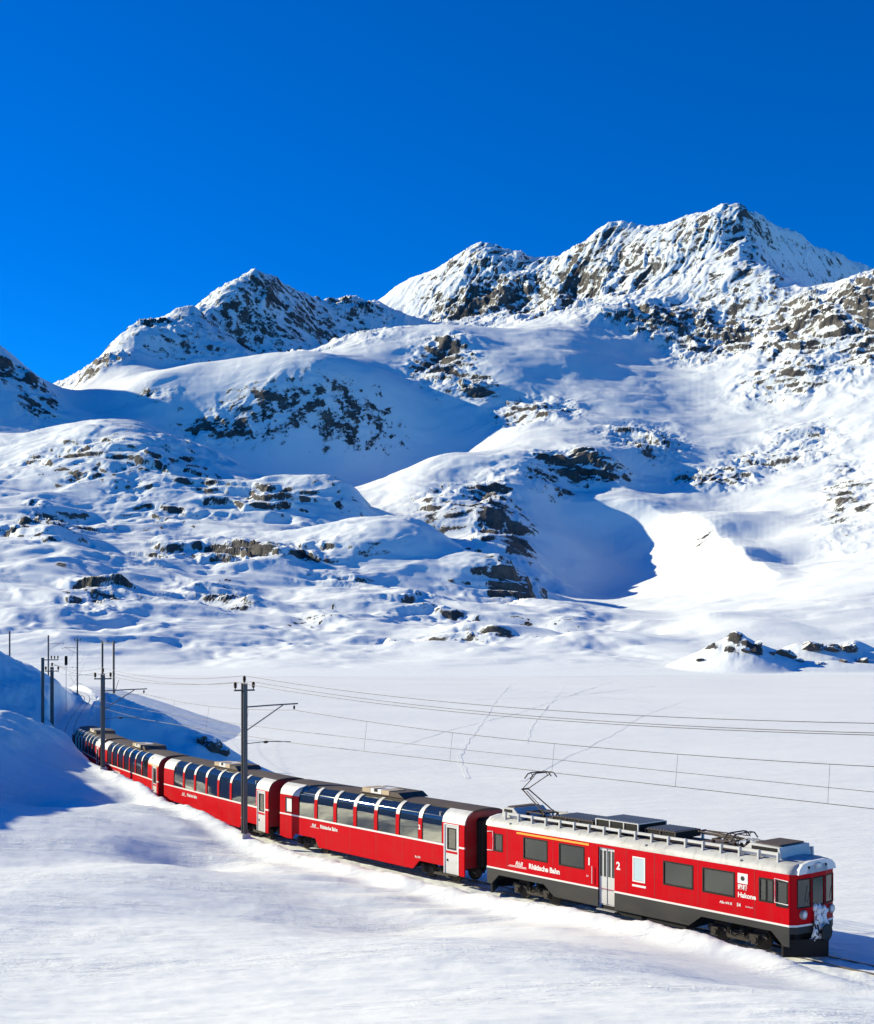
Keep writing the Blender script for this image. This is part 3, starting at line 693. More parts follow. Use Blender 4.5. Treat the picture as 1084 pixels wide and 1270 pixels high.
def coach(label, s_mid, wins, small, first, seats=True, number='2', group='red panorama coaches of the train'):
    car = car_at('panorama_coach', s_mid)
    tag(car, label, 'train coach', group)
    h = CL / 2
    door = (h - 1.42, h - .42)                     # doorway at the leading end of the near side
    low = CPROF[:RED_TOP + 1]; high = CPROF[RED_TOP:]
    for sy in (-1, 1):
        # lower side panel with notches over the bogies
        dz0, dz1 = door if sy < 0 else (-(h - .42), -(h - 1.42))
        outl = [(-h, .62), (-h + .55, .55), (-6.6, .55), (-6.35, .86), (-4.35, .86), (-4.0, .42), (4.0, .42), (4.5, .86), (6.45, .86)]
        if sy < 0: outl += [(dz0, .86), (dz0, 1.80), (-h, 1.80)]
        else: outl += [(6.7, .55), (h, .55), (h, 1.80), (-h, 1.80)]
        ya, yb = sorted((sy * 1.35, sy * 1.29))
        MB().prism(outl, 'y', ya, yb).build('side_panel', M['red'], car)
        if sy < 0: MB().box(door[1], h, ya, yb, .55, 1.80).build('side_panel', M['red'], car)
        # white waist line
        m = MB(); yw = sorted((sy * 1.358, sy * 1.29))
        m.box(-h, door[0] if sy < 0 else h, *yw, 1.80, 1.88)
        if sy < 0: m.box(door[1], h, *yw, 1.80, 1.88)
        m.build('waist_line', M['white'], car)
        # posts between the windows and plain end bays
        edges = [-h] + [e for w in wins for e in w] + [door[0] if sy < 0 else h]
        bays = [(edges[i], edges[i + 1]) for i in range(0, len(edges), 2)]
        for bi, (a_, b_) in enumerate(bays):
            hole = small if (small and a_ < (small[0] + small[1]) / 2 < b_ and sy < 0) else None
            m = MB()
            if hole:
                holed(m, a_, b_, 1.88, low[-1][1], [hole], -1.345, .06)
            else: strip(m, a_, b_, low, sy)
            m.build('post', M['red'], car)
            m = MB(); strip(m, a_, b_, high, sy); m.build('roof_arch', M['roofw'], car, True)
            if hole: framed_window(car, *hole, -1.345, M['white'], M['black'])
        if sy < 0:
            m = MB(); strip(m, door[1], h, low, sy); m.build('post', M['red'], car)
            m = MB(); strip(m, door[0], h, high, sy); m.build('roof_arch', M['roofw'], car, True)
            m = MB(); strip(m, door[0], door[1], [(1.345, 2.80), (1.325, 2.88)], sy, .05); m.build('post', M['red'], car)
        # curved panes
        gl = inset([(1.352, 1.885)] + CPROF[1:], .03)
        for a_, b_ in wins:
            m = MB(); strip(m, a_ - .02, b_ + .02, gl, sy, .008); p = m.build('window', M['glass'], car, True)
            for c_ in (a_, b_ - .035):
                m = MB(); strip(m, c_, c_ + .035, inset(CPROF, .012), sy, .03); m.build('seal', M['black'], p)
        if first:
            m = MB(); strip(m, door[0] - 1.0, h - .05, [(1.336, 2.80), (1.331, 2.87)], sy, .02)
            o = m.build('first_class_stripe', M['yellow'], car); o.location.y = sy * .012
    # door on the near side (its twin on the far side faces away)
    dm = MB()
    holed(dm, door[0] + .02, door[1] - .02, .56, 2.80, [(door[0] + .22, door[1] - .22, 1.72, 2.62)], -1.325, .04)
    d = dm.build('door', M['lgrey'], car)
    framed_window(d, door[0] + .22, door[1] - .22, 1.72, 2.62, -1.325, M['glassdk'], M['black'])
    MB().box(door[0] + .10, door[1] - .10, -1.335, -1.322, 1.50, 1.60).build('red_band', M['red'], d)
    MB().box(door[0] + .16, door[0] + .24, -1.35, -1.32, 1.12, 1.22).build('handle', M['black'], d)
    m = MB(); m.box(door[0] - .03, door[0] + .02, -1.362, -1.30, .56, 2.84); m.box(door[1] - .02, door[1] + .03, -1.362, -1.30, .56, 2.84); m.box(door[0] + .02, door[1] - .02, -1.362, -1.30, 2.80, 2.84)
    m.build('door_frame', M['white'], d)
    MB().box(door[0], door[1], -1.42, -1.2, .50, .55).build('step', M['iron'], car)
    # roof crown, ends, floor, lining
    crown = [(-.82, 3.48), (-.6, 3.53), (-.3, 3.56), (0, 3.57), (.3, 3.56), (.6, 3.53), (.82, 3.48), (.8, 3.42), (-.8, 3.42)]
    MB().prism(crown, 'x', -h, h).build('roof', M['roofdk'], car, True)
    full = [(1.28, .9), (1.285, 1.9)] + [(y - .012, z - .008) for y, z in CPROF[1:]]
    endp = [(y, z) for y, z in full] + [(-y, z) for y, z in full[::-1]]
    for e in (-1, 1):
        ew = MB().prism(endp, 'x', *sorted((e * (h - .06), e * (h + .0)))).build('end_wall', M['dred'], car)
        bel = MB()
        for k in range(5):
            bel.prism([(-.62 + .02 * (k % 2), .95), (.62 - .02 * (k % 2), .95), (.62 - .02 * (k % 2), 3.05), (.45, 3.16), (-.45, 3.16), (-.62 + .02 * (k % 2), 3.05)], 'x', *sorted((e * (h + .002 + .1 * k), e * (h + .1 * k + .09))))
        bel.build('gangway_bellows', M['black'], ew)
        for sy in (-1, 1): MB().lathe([(.06, 0), (.06, .35), (.2, .36), (.2, .39)], 12, (e * h, sy * .8, .72), 'x' ).build('buffer', M['iron'], ew) if e > 0 else None
    m = MB(); m.box(-h + .07, h - .07, -1.27, 1.27, .92, 1.0); m.build('floor', M['iron'], car)
    MB().box(-3.9, 3.9, -1.15, 1.15, .45, .9).build('underframe', M['black'], car)
    for xx in (-h + 1.9, h - 1.9):
        MB().box(xx - .03, xx + .03, -1.22, 1.22, 1.0, 3.3).build('partition', M['inner'], car)
    if seats:
        sx0 = -h + 2.6
        while sx0 < h - 2.4:
            for yy in (-.75, .75):
                q = link('seat', SEAT, car); q.location = (sx0, yy, 1.0)
            sx0 += 1.45
    for xx in (-5.4, 5.4): bogie(car, xx)
    # roof unit: white cover, beige cheeks, dark fan grille
    u_ = MB().prism([(-1.75, 3.55), (-1.45, 3.78), (1.5, 3.78), (1.95, 3.55)], 'y', -.78, .78).build('roof_unit', M['roofdk'], car); u_.location = (.6, 0, 0)
    MB().box(-.75, .15, -.80, .30, 3.60, 3.83).build('cover', M['white'], u_)
    MB().box(-1.45, -.78, -.80, .20, 3.60, 3.82).build('cheek', M['tan'], u_)
    MB().box(.18, .80, -.80, .20, 3.60, 3.82).build('cheek', M['tan'], u_)
    MB().box(-.45, -.15, -.806, -.2, 3.68, 3.836).build('fan_grille', M['black'], u_)
    jm = MB().box(-.008, .008, -1.3535, -1.34, .46, 1.79).mesh('panel_joint', M['dred'])
    for xx in (-3.3, -1.15, 1.05, 3.2): link('panel_joint', jm, car).location = (xx, 0, 0)
    # lettering
    lettering(car, 'RhB', -h + 3.15, 1.45, .22, M['white'], shear=.35, bold=.004)
    MB().box(-h + 3.0, -h + 3.8, -1.354, -1.349, 1.40, 1.42).build('logo_line', M['white'], car)
    lettering(car, 'Rhätische Bahn', -h + 3.95, 1.44, .26, M['white'], bold=.008)
    lettering(car, number, wins[-1][0] - .24, 2.35, .30, M['white'], y=-1.362, bold=.012)
    lettering(car, 'Bp 2521' if number == '2' else 'Api 1301', h - 3.6, .98, .13, M['white'], bold=.002)
    return car
def seat_mesh():
    m = MB(); m.box(-.25, .25, -.45, .45, .30, .46)
    m.prism([(.18, .44), (.30, .44), (.36, 1.15), (.26, 1.17)], 'y', -.45, .45)
    m.box(-.2, .2, -.35, .35, 0, .30)
    return m.mesh('seat', M['seat'])
SEAT = seat_mesh()

S0 = s_of_y(45.86)
LOCO_MID = S0 + 8.15
PITCH = 16.7
def seven(x0, x1, n=7, gap=.22):
    w = (x1 - x0 - gap * (n - 1)) / n
    return [(x0 + i * (w + gap), x0 + i * (w + gap) + w) for i in range(n)]
coach('red panorama coach coupled directly behind the railcar, a small window in its rear end', LOCO_MID + 17.1, seven(-5.93, 6.2, 7, .27), (-7.2, -6.6, 1.98, 2.72), False)
coach('red panorama coach standing behind the nearest mast, second coach from the railcar', LOCO_MID + 17.1 + PITCH, seven(-6.1, 6.2, 7, .27), None, False)
coach('red panorama coach with yellow stripe over its door, third from the railcar', LOCO_MID + 17.1 + 2 * PITCH, seven(-6.3, 5.2, 7), None, True, number='1')
coach('rearmost red panorama coach, low part hidden by the shaded snow mound', LOCO_MID + 17.1 + 3 * PITCH, seven(-6.3, 5.6, 7), None, False, number='1')

# ------------------------------------------------------------------ railcar at the head of the train
def loco():
    car = car_at('railcar', LOCO_MID)
    tag(car, 'red electric railcar with white roof edge and raised pantograph leading the train', 'railcar')
    h = 8.15; W = 1.33; zb, zt = 1.27, 3.04
    # plan of the body, counter-clockwise, blunt three-facet nose at both ends
    def half(x_): return x_
    n_ = h - .30
    plan = [(-h, -.45), (-h + .12, -1.10), (-n_, -W), (n_, -W), (h - .12, -1.10), (h, -.45), (h, .45), (h - .12, 1.10), (n_, W), (-n_, W), (-h + .12, 1.10), (-h, .45)]
    wins = [(-7.36, -6.88, 2.02, 2.72), (-5.5, -4.12, 1.93, 2.77), (-3.37, -2.0, 1.93, 2.77), (2.22, 3.58, 1.93, 2.77), (4.1, 5.48, 1.93, 2.77), (6.62, 7.16, 1.98, 2.75), (7.34, 7.76, 1.90, 2.75)]
    door = (-1.2, -.32, .66, 2.92)
    wc = (.70, 1.22, 1.85, 2.72)
    # --- side walls with real openings
    for sy in (-1, 1):
        m = MB(); hs = [*wins, (door[0], door[1], zb, door[3]), wc]
        holed(m, -n_, n_, zb, zt, hs, -W, .05)
        if sy > 0: m.v = [(-x_, -y_, z_) for x_, y_, z_ in m.v]
        m.build('side_wall', M['red'], car)
    for k, (a_, b_, c_, d_) in enumerate(wins):
        framed_window(car, a_, b_, c_, d_, -W, M['glassdk'], M['black'], split=(k == 5))
        framed_window(car, -b_, -a_, c_, d_, W, M['glassdk'], M['black'], split=(k == 5))
    # white grab-rail outline of the cab doors at both ends
    for a_, b_ in ((7.27, 7.83), (-7.8, -7.45)):
        m = MB(); m.tube([(b_ if a_ > 0 else a_, -W - .03, 2.80), (a_ if a_ > 0 else b_, -W - .03, 2.84), (a_ if a_ > 0 else b_, -W - .03, 2.0), (b_ if a_ > 0 else a_, -W - .03, 1.98)], .02, 5)
        m.build('grab_rail', M['white'], car)
    w = MB().box(wc[0] + .01, wc[1] - .01, -W - .005, -W + .03, wc[2] + .01, wc[3] - .01).build('frosted_window', M['frost'], car)
    m = MB(); e = .06
    m.box(wc[0] - e, wc[1] + e, -W - .014, -W - .001, wc[3], wc[3] + e); m.box(wc[0] - e, wc[1] + e, -W - .014, -W - .001, wc[2] - e, wc[2]); m.box(wc[0] - e, wc[0], -W - .014, -W - .001, wc[2], wc[3]); m.box(wc[1], wc[1] + e, -W - .014, -W - .001, wc[2], wc[3])
    m.build('window_frame', M['white'], w)
    MB().box(.62, 1.32, -W - .012, -W - .001, 1.60, 1.68).build('name_plate', M['white'], car)
    # --- folding passenger door, four narrow leaves
    dw = (door[1] - door[0]) / 4
    d = MB().box(door[0], door[1], -W + .10, -W + .13, .60, 2.92).build('door', M['lgrey'], car)
    for k in range(4):
        x0 = door[0] + k * dw; off = .0 if k % 2 else .02
        lf_ = MB(); holed(lf_, x0 + .008, x0 + dw - .008, .66, 2.90, [(x0 + .04, x0 + dw - .04, 1.75, 2.80)], -W + .05 + off, .03)
        lf_.build('door_leaf', M['lgrey'], d)
        MB().box(x0 + .04, x0 + dw - .04, -W + .06 + off, -W + .075 + off, 1.75, 2.80).build('pane', M['glassdk'], d)
    for xx in (door[0] - .28, door[1] + .07): MB().tube([(xx, -W - .06, 1.4), (xx, -W - .06, 2.1)], .018, 5).build('handrail', M['lgrey'], car) if xx < -1.3 else None
    MB().box(door[0] - .05, door[1] + .05, -W - .06, -W + .2, .40, .44).build('step', M['grey'], car)
    # --- nose facets
    def nose(e):
        pl = [(h - .12, -1.10), (h, -.45), (h, .45), (h - .12, 1.10)]
        segs = [((n_, -W), pl[0]), (pl[0], pl[1]), (pl[1], pl[2]), (pl[2], pl[3]), (pl[3], (n_, W))]
        nb = MB(); gl = []
        for k, (a_, b_) in enumerate(segs):
            a_, b_ = Vector((*a_, 0)), Vector((*b_, 0)); L_ = (b_ - a_).length; dx_ = (b_ - a_).normalized(); inn = Vector((-dx_.y, dx_.x, 0))
            loc = MB()
            hole = {0: [], 4: [], 1: [(.02, L_ - .03, 1.88, 2.84)], 3: [(.03, L_ - .02, 1.88, 2.84)], 2: [(.10, L_ - .10, 1.88, 2.84)]}[k]
            holed(loc, 0, L_, zb, zt, hole, 0, .04)
            def tr(p): q = a_ + dx_ * p[0] + inn * p[1]; return (q.x * e, q.y * e, p[2])
            base = len(nb.v); nb.v += [tr(p) for p in loc.v]; nb.f += [tuple(base + i for i in f_) for f_ in loc.f]
            for hx0, hx1, hz0, hz1 in hole:
                g = MB().box(hx0 + .005, hx1 - .005, .02, .032, hz0 + .005, hz1 - .005); g.v = [tr(p) for p in g.v]; gl.append((g, k))
                fr_ = MB(); t_ = .035
                for bx0, bx1, bz0, bz1 in ((hx0 - t_, hx1 + t_, hz1, hz1 + t_), (hx0 - t_, hx1 + t_, hz0 - t_, hz0), (hx0 - t_, hx0, hz0, hz1), (hx1, hx1 + t_, hz0, hz1)):
                    fr_.box(bx0, bx1, -.012, .004, bz0, bz1)
                fr_.v = [tr(p) for p in fr_.v]; gl.append((fr_, -1))
        nz_ = nb.build('nose', M['red'], car)
        for g, k in gl:
            g.build('windscreen' if k >= 0 else 'windscreen_frame', M['glassdk'] if k >= 0 else M['black'], nz_)
        # wipers
        for yy in (-.75, .75): MB().tube([(e * (h + .0), e * yy * .9, 2.02), (e * (h + .04), e * (yy * .9 + .12), 2.6)], .012, 4).build('wiper', M['black'], nz_)
        # lamps
        for yy in (-.85, .85):
            lm = MB().lathe([(.02, .0), (.10, .0), (.12, -.03), (.12, -.12)], 14, (h - .0, 0, 0), 'x'); lm.v = [(e * (x_ + .03), e * (y_ + yy), z_ + 1.62) for x_, y_, z_ in lm.v]
            lm.build('headlight', M['lamp'], nz_, True)
            bz = MB().lathe([(.125, .02), (.16, .02), (.16, -.12), (.125, -.12)], 14, (h, 0, 0), 'x'); bz.v = [(e * (x_ + .0), e * (y_ + yy), z_ + 1.62) for x_, y_, z_ in bz.v]
            bz.build('lamp_bezel', M['grey'], nz_)
        return nz_
    nose(1); nose(-1)
    # --- white line and dark skirt
    off = .012
    def ring(z0, z1, o_, mat, name, poly=plan):
        MB().prism([(x_ * (1 + o_ / h), y_ * (1 + o_ / 1.33)) for x_, y_ in poly], 'z', z0, z1).build(name, mat, car)
    m = MB()
    q = [(x_ * (1 + off / h), y_ * (1 + off / W)) for x_, y_ in plan]
    qi = [(x_ * (1 - .05 / h), y_ * (1 - .05 / W)) for x_, y_ in plan]
    for i in range(len(q)):
        a_, b_, c_, d_ = q[i], q[(i + 1) % len(q)], qi[(i + 1) % len(q)], qi[i]
        if i in (2, 8):        # long sides: leave the doorway open
            sgn = 1 if i == 2 else -1
            d0, d1 = (door[0], door[1]) if i == 2 else (-door[1], -door[0])
            for x0, x1 in ((-n_, d0), (d1, n_)):
                m.prism([(x0, -sgn * (W + off)), (x1, -sgn * (W + off)), (x1, -sgn * (W - .05)), (x0, -sgn * (W - .05))], 'z', 1.20, 1.27)
        else: m.prism([a_, b_, c_, d_], 'z', 1.20, 1.27)
    m.build('waist_line', M['white'], car)
    for sy in (-1, 1):
        ya, yb = sorted((sy * 1.33, sy * 1.27)); fl = 1 if sy < 0 else -1
        a_, b_ = door[0] - .0, door[1] + .0
        P1 = [(-n_, 1.20), (-n_, .55), (-n_ + .25, .50), (-n_ + .75, .95), (-4.3, .95), (-3.7, .52), (a_, .52), (a_, 1.20)]
        P2 = [(b_, 1.20), (b_, .52), (3.4, .52), (4.0, .95), (n_ - .75, .95), (n_ - .25, .50), (n_, .50), (n_, 1.20)]
        for P in (P1, P2): MB().prism([(x_ * fl, z_) for x_, z_ in P], 'y', ya, yb).build('skirt', M['skirt'], car)
    for e in (-1, 1):
        MB().prism([(e * x_, e * y_) for x_, y_ in [(n_, -1.33), (h - .12, -1.10), (h, -.45), (h, .45), (h - .12, 1.10), (n_, 1.33)]], 'z', .95, 1.20).build('buffer_beam', M['skirt'], car)
        # snow plough: two raked blades meeting at the middle
        m = MB()
        for sy in (-1, 1):
            m.prism([(e * (h - .55), sy * 1.32), (e * (h + .42), 0), (e * (h + .34), 0), (e * (h - .63), sy * 1.32)], 'z', .10, .72)
        m.box(*sorted((e * (h - .5), e * (h - .3))), -1.0, 1.0, .62, .95)
        m.build('snow_plough', M['black'], car)
        c = MB(); c.box(*sorted((e * (h - .1), e * (h + .32))), -.10, .10, .86, 1.02)
        c.lathe([(.05, 0), (.30, .01), (.30, .06), (.05, .07)], 16, (e * (h + .32), 0, .95), 'x')
        c.build('buffer', M['iron'], car, True)
        for yy in (-.42, -.28, .30, .46):
            MB().tube([(e * (h + .02), yy, 1.32), (e * (h + .16), yy, 1.20), (e * (h + .22), yy * 1.05, .95), (e * (h + .12), yy * 1.1, .72), (e * (h + .03), yy * 1.05, .86)], .028, 6).build('hose', M['black'], car)
    # --- snow blown on to the front end
    rs = random.Random(4)
    bm = bmesh.new()
    for _ in range(110):
        x_, y_, z_ = h + rs.uniform(.02, .16), rs.uniform(-.42, .42), rs.uniform(.6, 1.9)
        if abs(y_) > .32 and z_ > 1.4: continue
        r_ = rs.uniform(.035, .12)
        mt_ = Matrix.Translation((x_, y_, z_)) @ Matrix.Diagonal((.7 * r_, r_, r_ * rs.uniform(.8, 1.6), 1))
        bmesh.ops.create_icosphere(bm, subdivisions=2, radius=1, matrix=mt_)
    for v_ in bm.verts:
        v_.co += Vector((rs.uniform(-1, 1), rs.uniform(-1, 1), rs.uniform(-1, 1))) * .012
    me = bpy.data.meshes.new('snow_crust'); bm.to_mesh(me); bm.free(); me.materials.append(M['clump'])
    link('snow_crust', me, car)
    MB().box(h + .02, h + .10, .14, .34, 1.42, 1.72).build('socket_box', M['signred'], car)
    MB().box(h + .02, h + .08, -.30, -.12, 1.30, 1.62).build('socket_box', M['lgrey'], car)
    # --- roof
    rp = [(-1.30, 3.04), (-1.27, 3.16), (-1.16, 3.32), (-.98, 3.43), (-.5, 3.50), (0, 3.52), (.5, 3.50), (.98, 3.43), (1.16, 3.32), (1.27, 3.16), (1.30, 3.04)]
    secs = [(-h - .02, .52, .18), (-h + .10, .84, .45), (-n_ - .02, 1.0, .72), (-n_ + .5, 1.02, 1.0), (n_ - .5, 1.02, 1.0), (n_ + .02, 1.0, .72), (h - .10, .84, .45), (h + .02, .52, .18)]
    m = MB(); npf = len(rp)
    nosex = lambda y_, e: e * (h - .02 - .12 * smooth(.45, 1.1, abs(y_)) - .18 * smooth(1.1, 1.33, abs(y_)))
    stations = [-1, -.999, -.985, -.96, .96, .985, .999, 1]
    hts = [.0, .30, .62, 1.0, 1.0, .62, .30, .0]
    for st_, (xs_, kz) in enumerate(zip(stations, hts)):
        for y_, z_ in rp:
            e = -1 if xs_ < 0 else 1
            fx_ = float(nosex(y_ * 1.02, e)) + e * .03
            if st_ in (0, 7): x_ = fx_
            else: x_ = {1: fx_ + .03, 2: fx_ + .12, 3: -n_ + .35, 4: n_ - .35, 5: fx_ - .12, 6: fx_ - .03}[st_]
            zz = 3.04 + (z_ - 3.04) * (.0 if kz == 0 else min(1, kz + .25))
            m.v.append((x_, y_ * 1.02, zz + (.22 if 0 else 0)))
    for i in range(7):
        for j in range(npf - 1): m.f.append((i * npf + j, i * npf + j + 1, (i + 1) * npf + j + 1, (i + 1) * npf + j))
    rf = m.build('roof', M['roofg'], car, True)
    MB().prism([(-.93, 3.452), (-.5, 3.515), (0, 3.535), (.5, 3.515), (.93, 3.452), (.93, 3.40), (-.93, 3.40)], 'x', -h + 1.0, h - 1.0).build('walkway', M['roofdk'], rf)
    # --- white front cap with marker lamp
    for e in (-1, 1):
        cp = MB().prism([(-1.16, 3.04), (1.16, 3.04), (1.10, 3.22), (.90, 3.38), (.45, 3.46), (-.45, 3.46), (-.90, 3.38), (-1.10, 3.22)], 'x', *sorted((e * (h - .22), e * (h - .03)))).build('front_cap', M['white'], car)
        for yy, r_ in ((-.55, .05), (.5, .05)): MB().lathe([(.01, 0), (r_, 0), (r_, .03), (.01, .03)], 10, (e * (h - .03), yy, 3.25), 'x').build('marker_lamp', M['black'], cp)
        MB().box(*sorted((e * (h - .03), e * (h + .03))), -.16, .16, 3.20, 3.36).build('lamp_box', M['lgrey'], cp)
        MB().box(*sorted((e * (h + .03), e * (h + .036))), -.11, .11, 3.23, 3.33).build('lamp_lens', M['lamp'], cp)
    # --- roof-edge ducts on brackets
    for sy in (-1, 1):
        g = MB().box(-7.0, 7.2, *sorted((sy * .98, sy * 1.06)), 3.60, 3.70).build('roof_rail', M['lgrey'], rf)
        br = MB().box(-.035, .035, -.05, .05, -.22, .14).mesh('bracket', M['lgrey'])
        for k in range(18):
            b_ = link('bracket', br, g); b_.location = (-6.95 + k * .832, sy * 1.055, 3.58)
    # --- vent housings at the ends
    for x0, fl, ln in ((-7.35, 1, .75), (7.25, -1, 1.35)):
        v_ = MB().prism([(x0, 3.45), (x0 + fl * .1, 3.86), (x0 + fl * ln, 3.90), (x0 + fl * (ln + .55), 3.47)], 'y', -.92, .92).build('vent_housing', M['lgrey'], rf)
        MB().box(*sorted((x0 + fl * .18, x0 + fl * (ln - .07))), -.932, -.90, 3.58, 3.82).build('louvre', M['black'], v_)
        MB().box(*sorted((x0 + fl * .2, x0 + fl * (ln - .1))), -.75, .75, 3.892, 3.93).build('lid', M['roofdk'], v_)
    # --- resistor frames and boxes
    def rbox(x0, x1, y0, y1, z0, z1, bays, mat=M['roofdk'], name='resistor_box'):
        b_ = MB().box(x0 + .03, x1 - .03, y0 + .03, y1 - .03, z0, z1 - .02).build(name, M['black'], rf)
        m = MB(); m.box(x0, x1, y0, y1, z1 - .03, z1); m.box(x0, x1, y0, y0 + .03, z0, z0 + .06)
        for k in range(bays + 1):
            xx = x0 + (x1 - x0 - .05) * k / bays; m.box(xx, xx + .05, y0, y0 + .05, z0 + .06, z1 - .03); m.box(xx, xx + .05, y1 - .05, y1, z0, z1 - .03)
        m.build('frame', mat, b_)
        sl = MB().box(-.012, .012, y0 + .08, y1 - .08, 0, .03).mesh('slat', M['grey'])
        k = x0 + .1
        while k < x1 - .08:
            q_ = link('slat', sl, b_); q_.location = (k, 0, z1 - .002); k += .16
    rbox(-4.35, -2.0, -.78, .78, 3.56, 3.80, 3)
    rbox(-1.75, .55, -.9, .85, 3.54, 3.98, 3, M['lgrey'])
    rbox(.75, 2.3, -.75, .8, 3.56, 3.84, 2)
    # --- insulators
    ins = MB().lathe([(.05, 0), (.09, .02), (.05, .05), (.09, .08), (.05, .11), (.09, .14), (.05, .17), (.06, .2)], 10, (0, 0, 0), 'z').mesh('insulator', M['porc'])
    def pantograph(x0, raised):
        p = MB(); p.box(x0 - .55, x0 + .55, -.45, -.38, 3.72, 3.77); p.box(x0 - .55, x0 + .55, .38, .45, 3.72, 3.77); p.box(x0 + .35, x0 + .42, -.45, .45, 3.72, 3.78); p.box(x0 - .5, x0 - .43, -.45, .45, 3.72, 3.78)
        pg = p.build('pantograph', M['roofdk'], car)
        for a_ in (-.5, .5):
            for b_ in (-.41, .41):
                q_ = link('insulator', ins, pg); q_.location = (x0 + a_, b_, 3.52)
        if raised: kn, hd = (x0 - 1.1, 4.66), (x0 - .12, 5.40)
        else: kn, hd = (x0 - 1.35, 3.92), (x0 + .45, 3.98)
        m = MB()
        for b_ in (-.32, .32): m.tube([(x0 + .38, b_, 3.78), (kn[0], b_ * .55, kn[1])], .032, 6)
        m.tube([(x0 + .2, 0, 3.76), (kn[0] + .1, 0, kn[1] - .08)], .018, 5)
        m.build('lower_arm', M['roofdk'], pg)
        m = MB()
        for b_ in (-1, 1): m.tube([(kn[0], b_ * .18, kn[1]), (hd[0], b_ * .42, hd[1] - .08)], .022, 6)
        m.tube([(kn[0], -.22, kn[1]), (kn[0], .22, kn[1])], .04, 6)
        m.build('upper_arm', M['roofdk'], pg)
        m = MB()
        for xx in (-.17, .17):
            m.tube([(hd[0] + xx, -.82, hd[1] - .16), (hd[0] + xx, -.62, hd[1] + .04), (hd[0] + xx, -.4, hd[1] + .08), (hd[0] + xx, .4, hd[1] + .08), (hd[0] + xx, .62, hd[1] + .04), (hd[0] + xx, .82, hd[1] - .16)], .028, 6)
        for yy in (-.45, .45):
            m.tube([(hd[0] - .17, yy, hd[1] + .07), (hd[0], yy, hd[1] - .10), (hd[0] + .17, yy, hd[1] + .07)], .02, 5)
        m.build('collector_head', M['roofdk'], pg)
    pantograph(-5.7, True); pantograph(4.35, False)
    for k in range(5):
        q_ = link('insulator', ins, rf); q_.location = (5.25 + .22 * (k % 3), -.55 + .35 * (k // 2), 3.52); q_.scale = (1, 1, 1.3)
    m = MB()
    for k in range(3): m.tube([(5.2 + .1 * k, -.6 + .25 * k, 3.82), (5.5, -.45 + .25 * k, 3.98 - .04 * k), (5.85, -.3 + .25 * k, 3.74)], .022, 6)
    m.build('busbar', M['lgrey'], rf)
    # --- running gear
    for xx in (-5.3, 5.3): bogie(car, xx)
    MB().box(-3.4, -2.2, -1.2, 1.2, .45, 1.2).build('equipment_case', M['skirt'], car)
    for x0, x1 in ((-1.1, 1.0), (1.3, 3.2)): MB().box(x0, x1, -1.22, 1.22, .32, .60).build('equipment_case', M['black'], car)
    MB().box(-h + .5, h - .5, -1.2, 1.2, .98, 1.19).build('floor', M['black'], car)
    MB().box(-n_ + .1, n_ - .1, -.04, .04, 1.2, 3.3).build('partition', M['seat'], car)
    MB().box(1.2, 1.28, -1.25, 1.25, 1.2, 3.3).build('partition', M['seat'], car); MB().box(5.7, 5.78, -1.25, 1.25, 1.2, 3.3).build('partition', M['seat'], car); MB().box(-6.5, -6.42, -1.25, 1.25, 1.2, 3.3).build('partition', M['seat'], car)
    jm = MB().box(-.008, .008, -W - .004, -W + .01, 1.29, 3.02).mesh('panel_joint', M['dred'])
    for xx in (-6.55, -3.75, .3, 1.75, 3.85, 6.4): link('panel_joint', jm, car).location = (xx, 0, 0)
    # --- yellow first-class line, writing and emblem on the near side
    MB().box(-5.95, -1.7, -W - .012, -W - .002, 2.90, 2.98).build('first_class_stripe', M['yellow'], car)
    y = -W - .004
    lettering(car, 'RhB', -6.05, 1.52, .27, M['white'], y=y, shear=.35, bold=.004)
    for k in range(2): MB().box(-6.5 + .1 * k, -5.35, -W - .006, -W - .001, 1.44 + .045 * k, 1.46 + .045 * k).build('logo_line', M['white'], car)
    lettering(car, 'Rhätische Bahn', -5.2, 1.50, .30, M['white'], y=y, bold=.012)
    lettering(car, '1', -1.8, 2.12, .42, M['white'], y=y, bold=.014); lettering(car, '2', -.22, 2.15, .42, M['white'], y=y, bold=.014)
    lettering(car, 'Hakone', 5.66, 1.95, .25, M['white'], y=y, bold=.008)
    em = MB().box(5.66, 6.10, -W - .010, -W - .001, 2.45, 2.82).build('emblem', M['white'], car)
    MB().lathe([(.01, 0), (.085, 0), (.085, .006), (.01, .006)], 16, (5.88, -W - .017, 2.64), 'y').build('emblem_disc', M['skirt'], em)
    lettering(car, '箱根', 5.66, 2.24, .21, M['white'], y=y, bold=.006)
    lettering(car, 'ABe 4/4 III', 4.85, 1.60, .13, M['white'], y=y, bold=.003); lettering(car, '54', 5.62, 1.60, .17, M['white'], y=y, bold=.005); lettering(car, 'Landquart', 6.0, 1.62, .08, M['white'], y=y)
    lettering(car, '54', -1.85, 1.62, .12, M['white'], y=y)
    return car
loco()

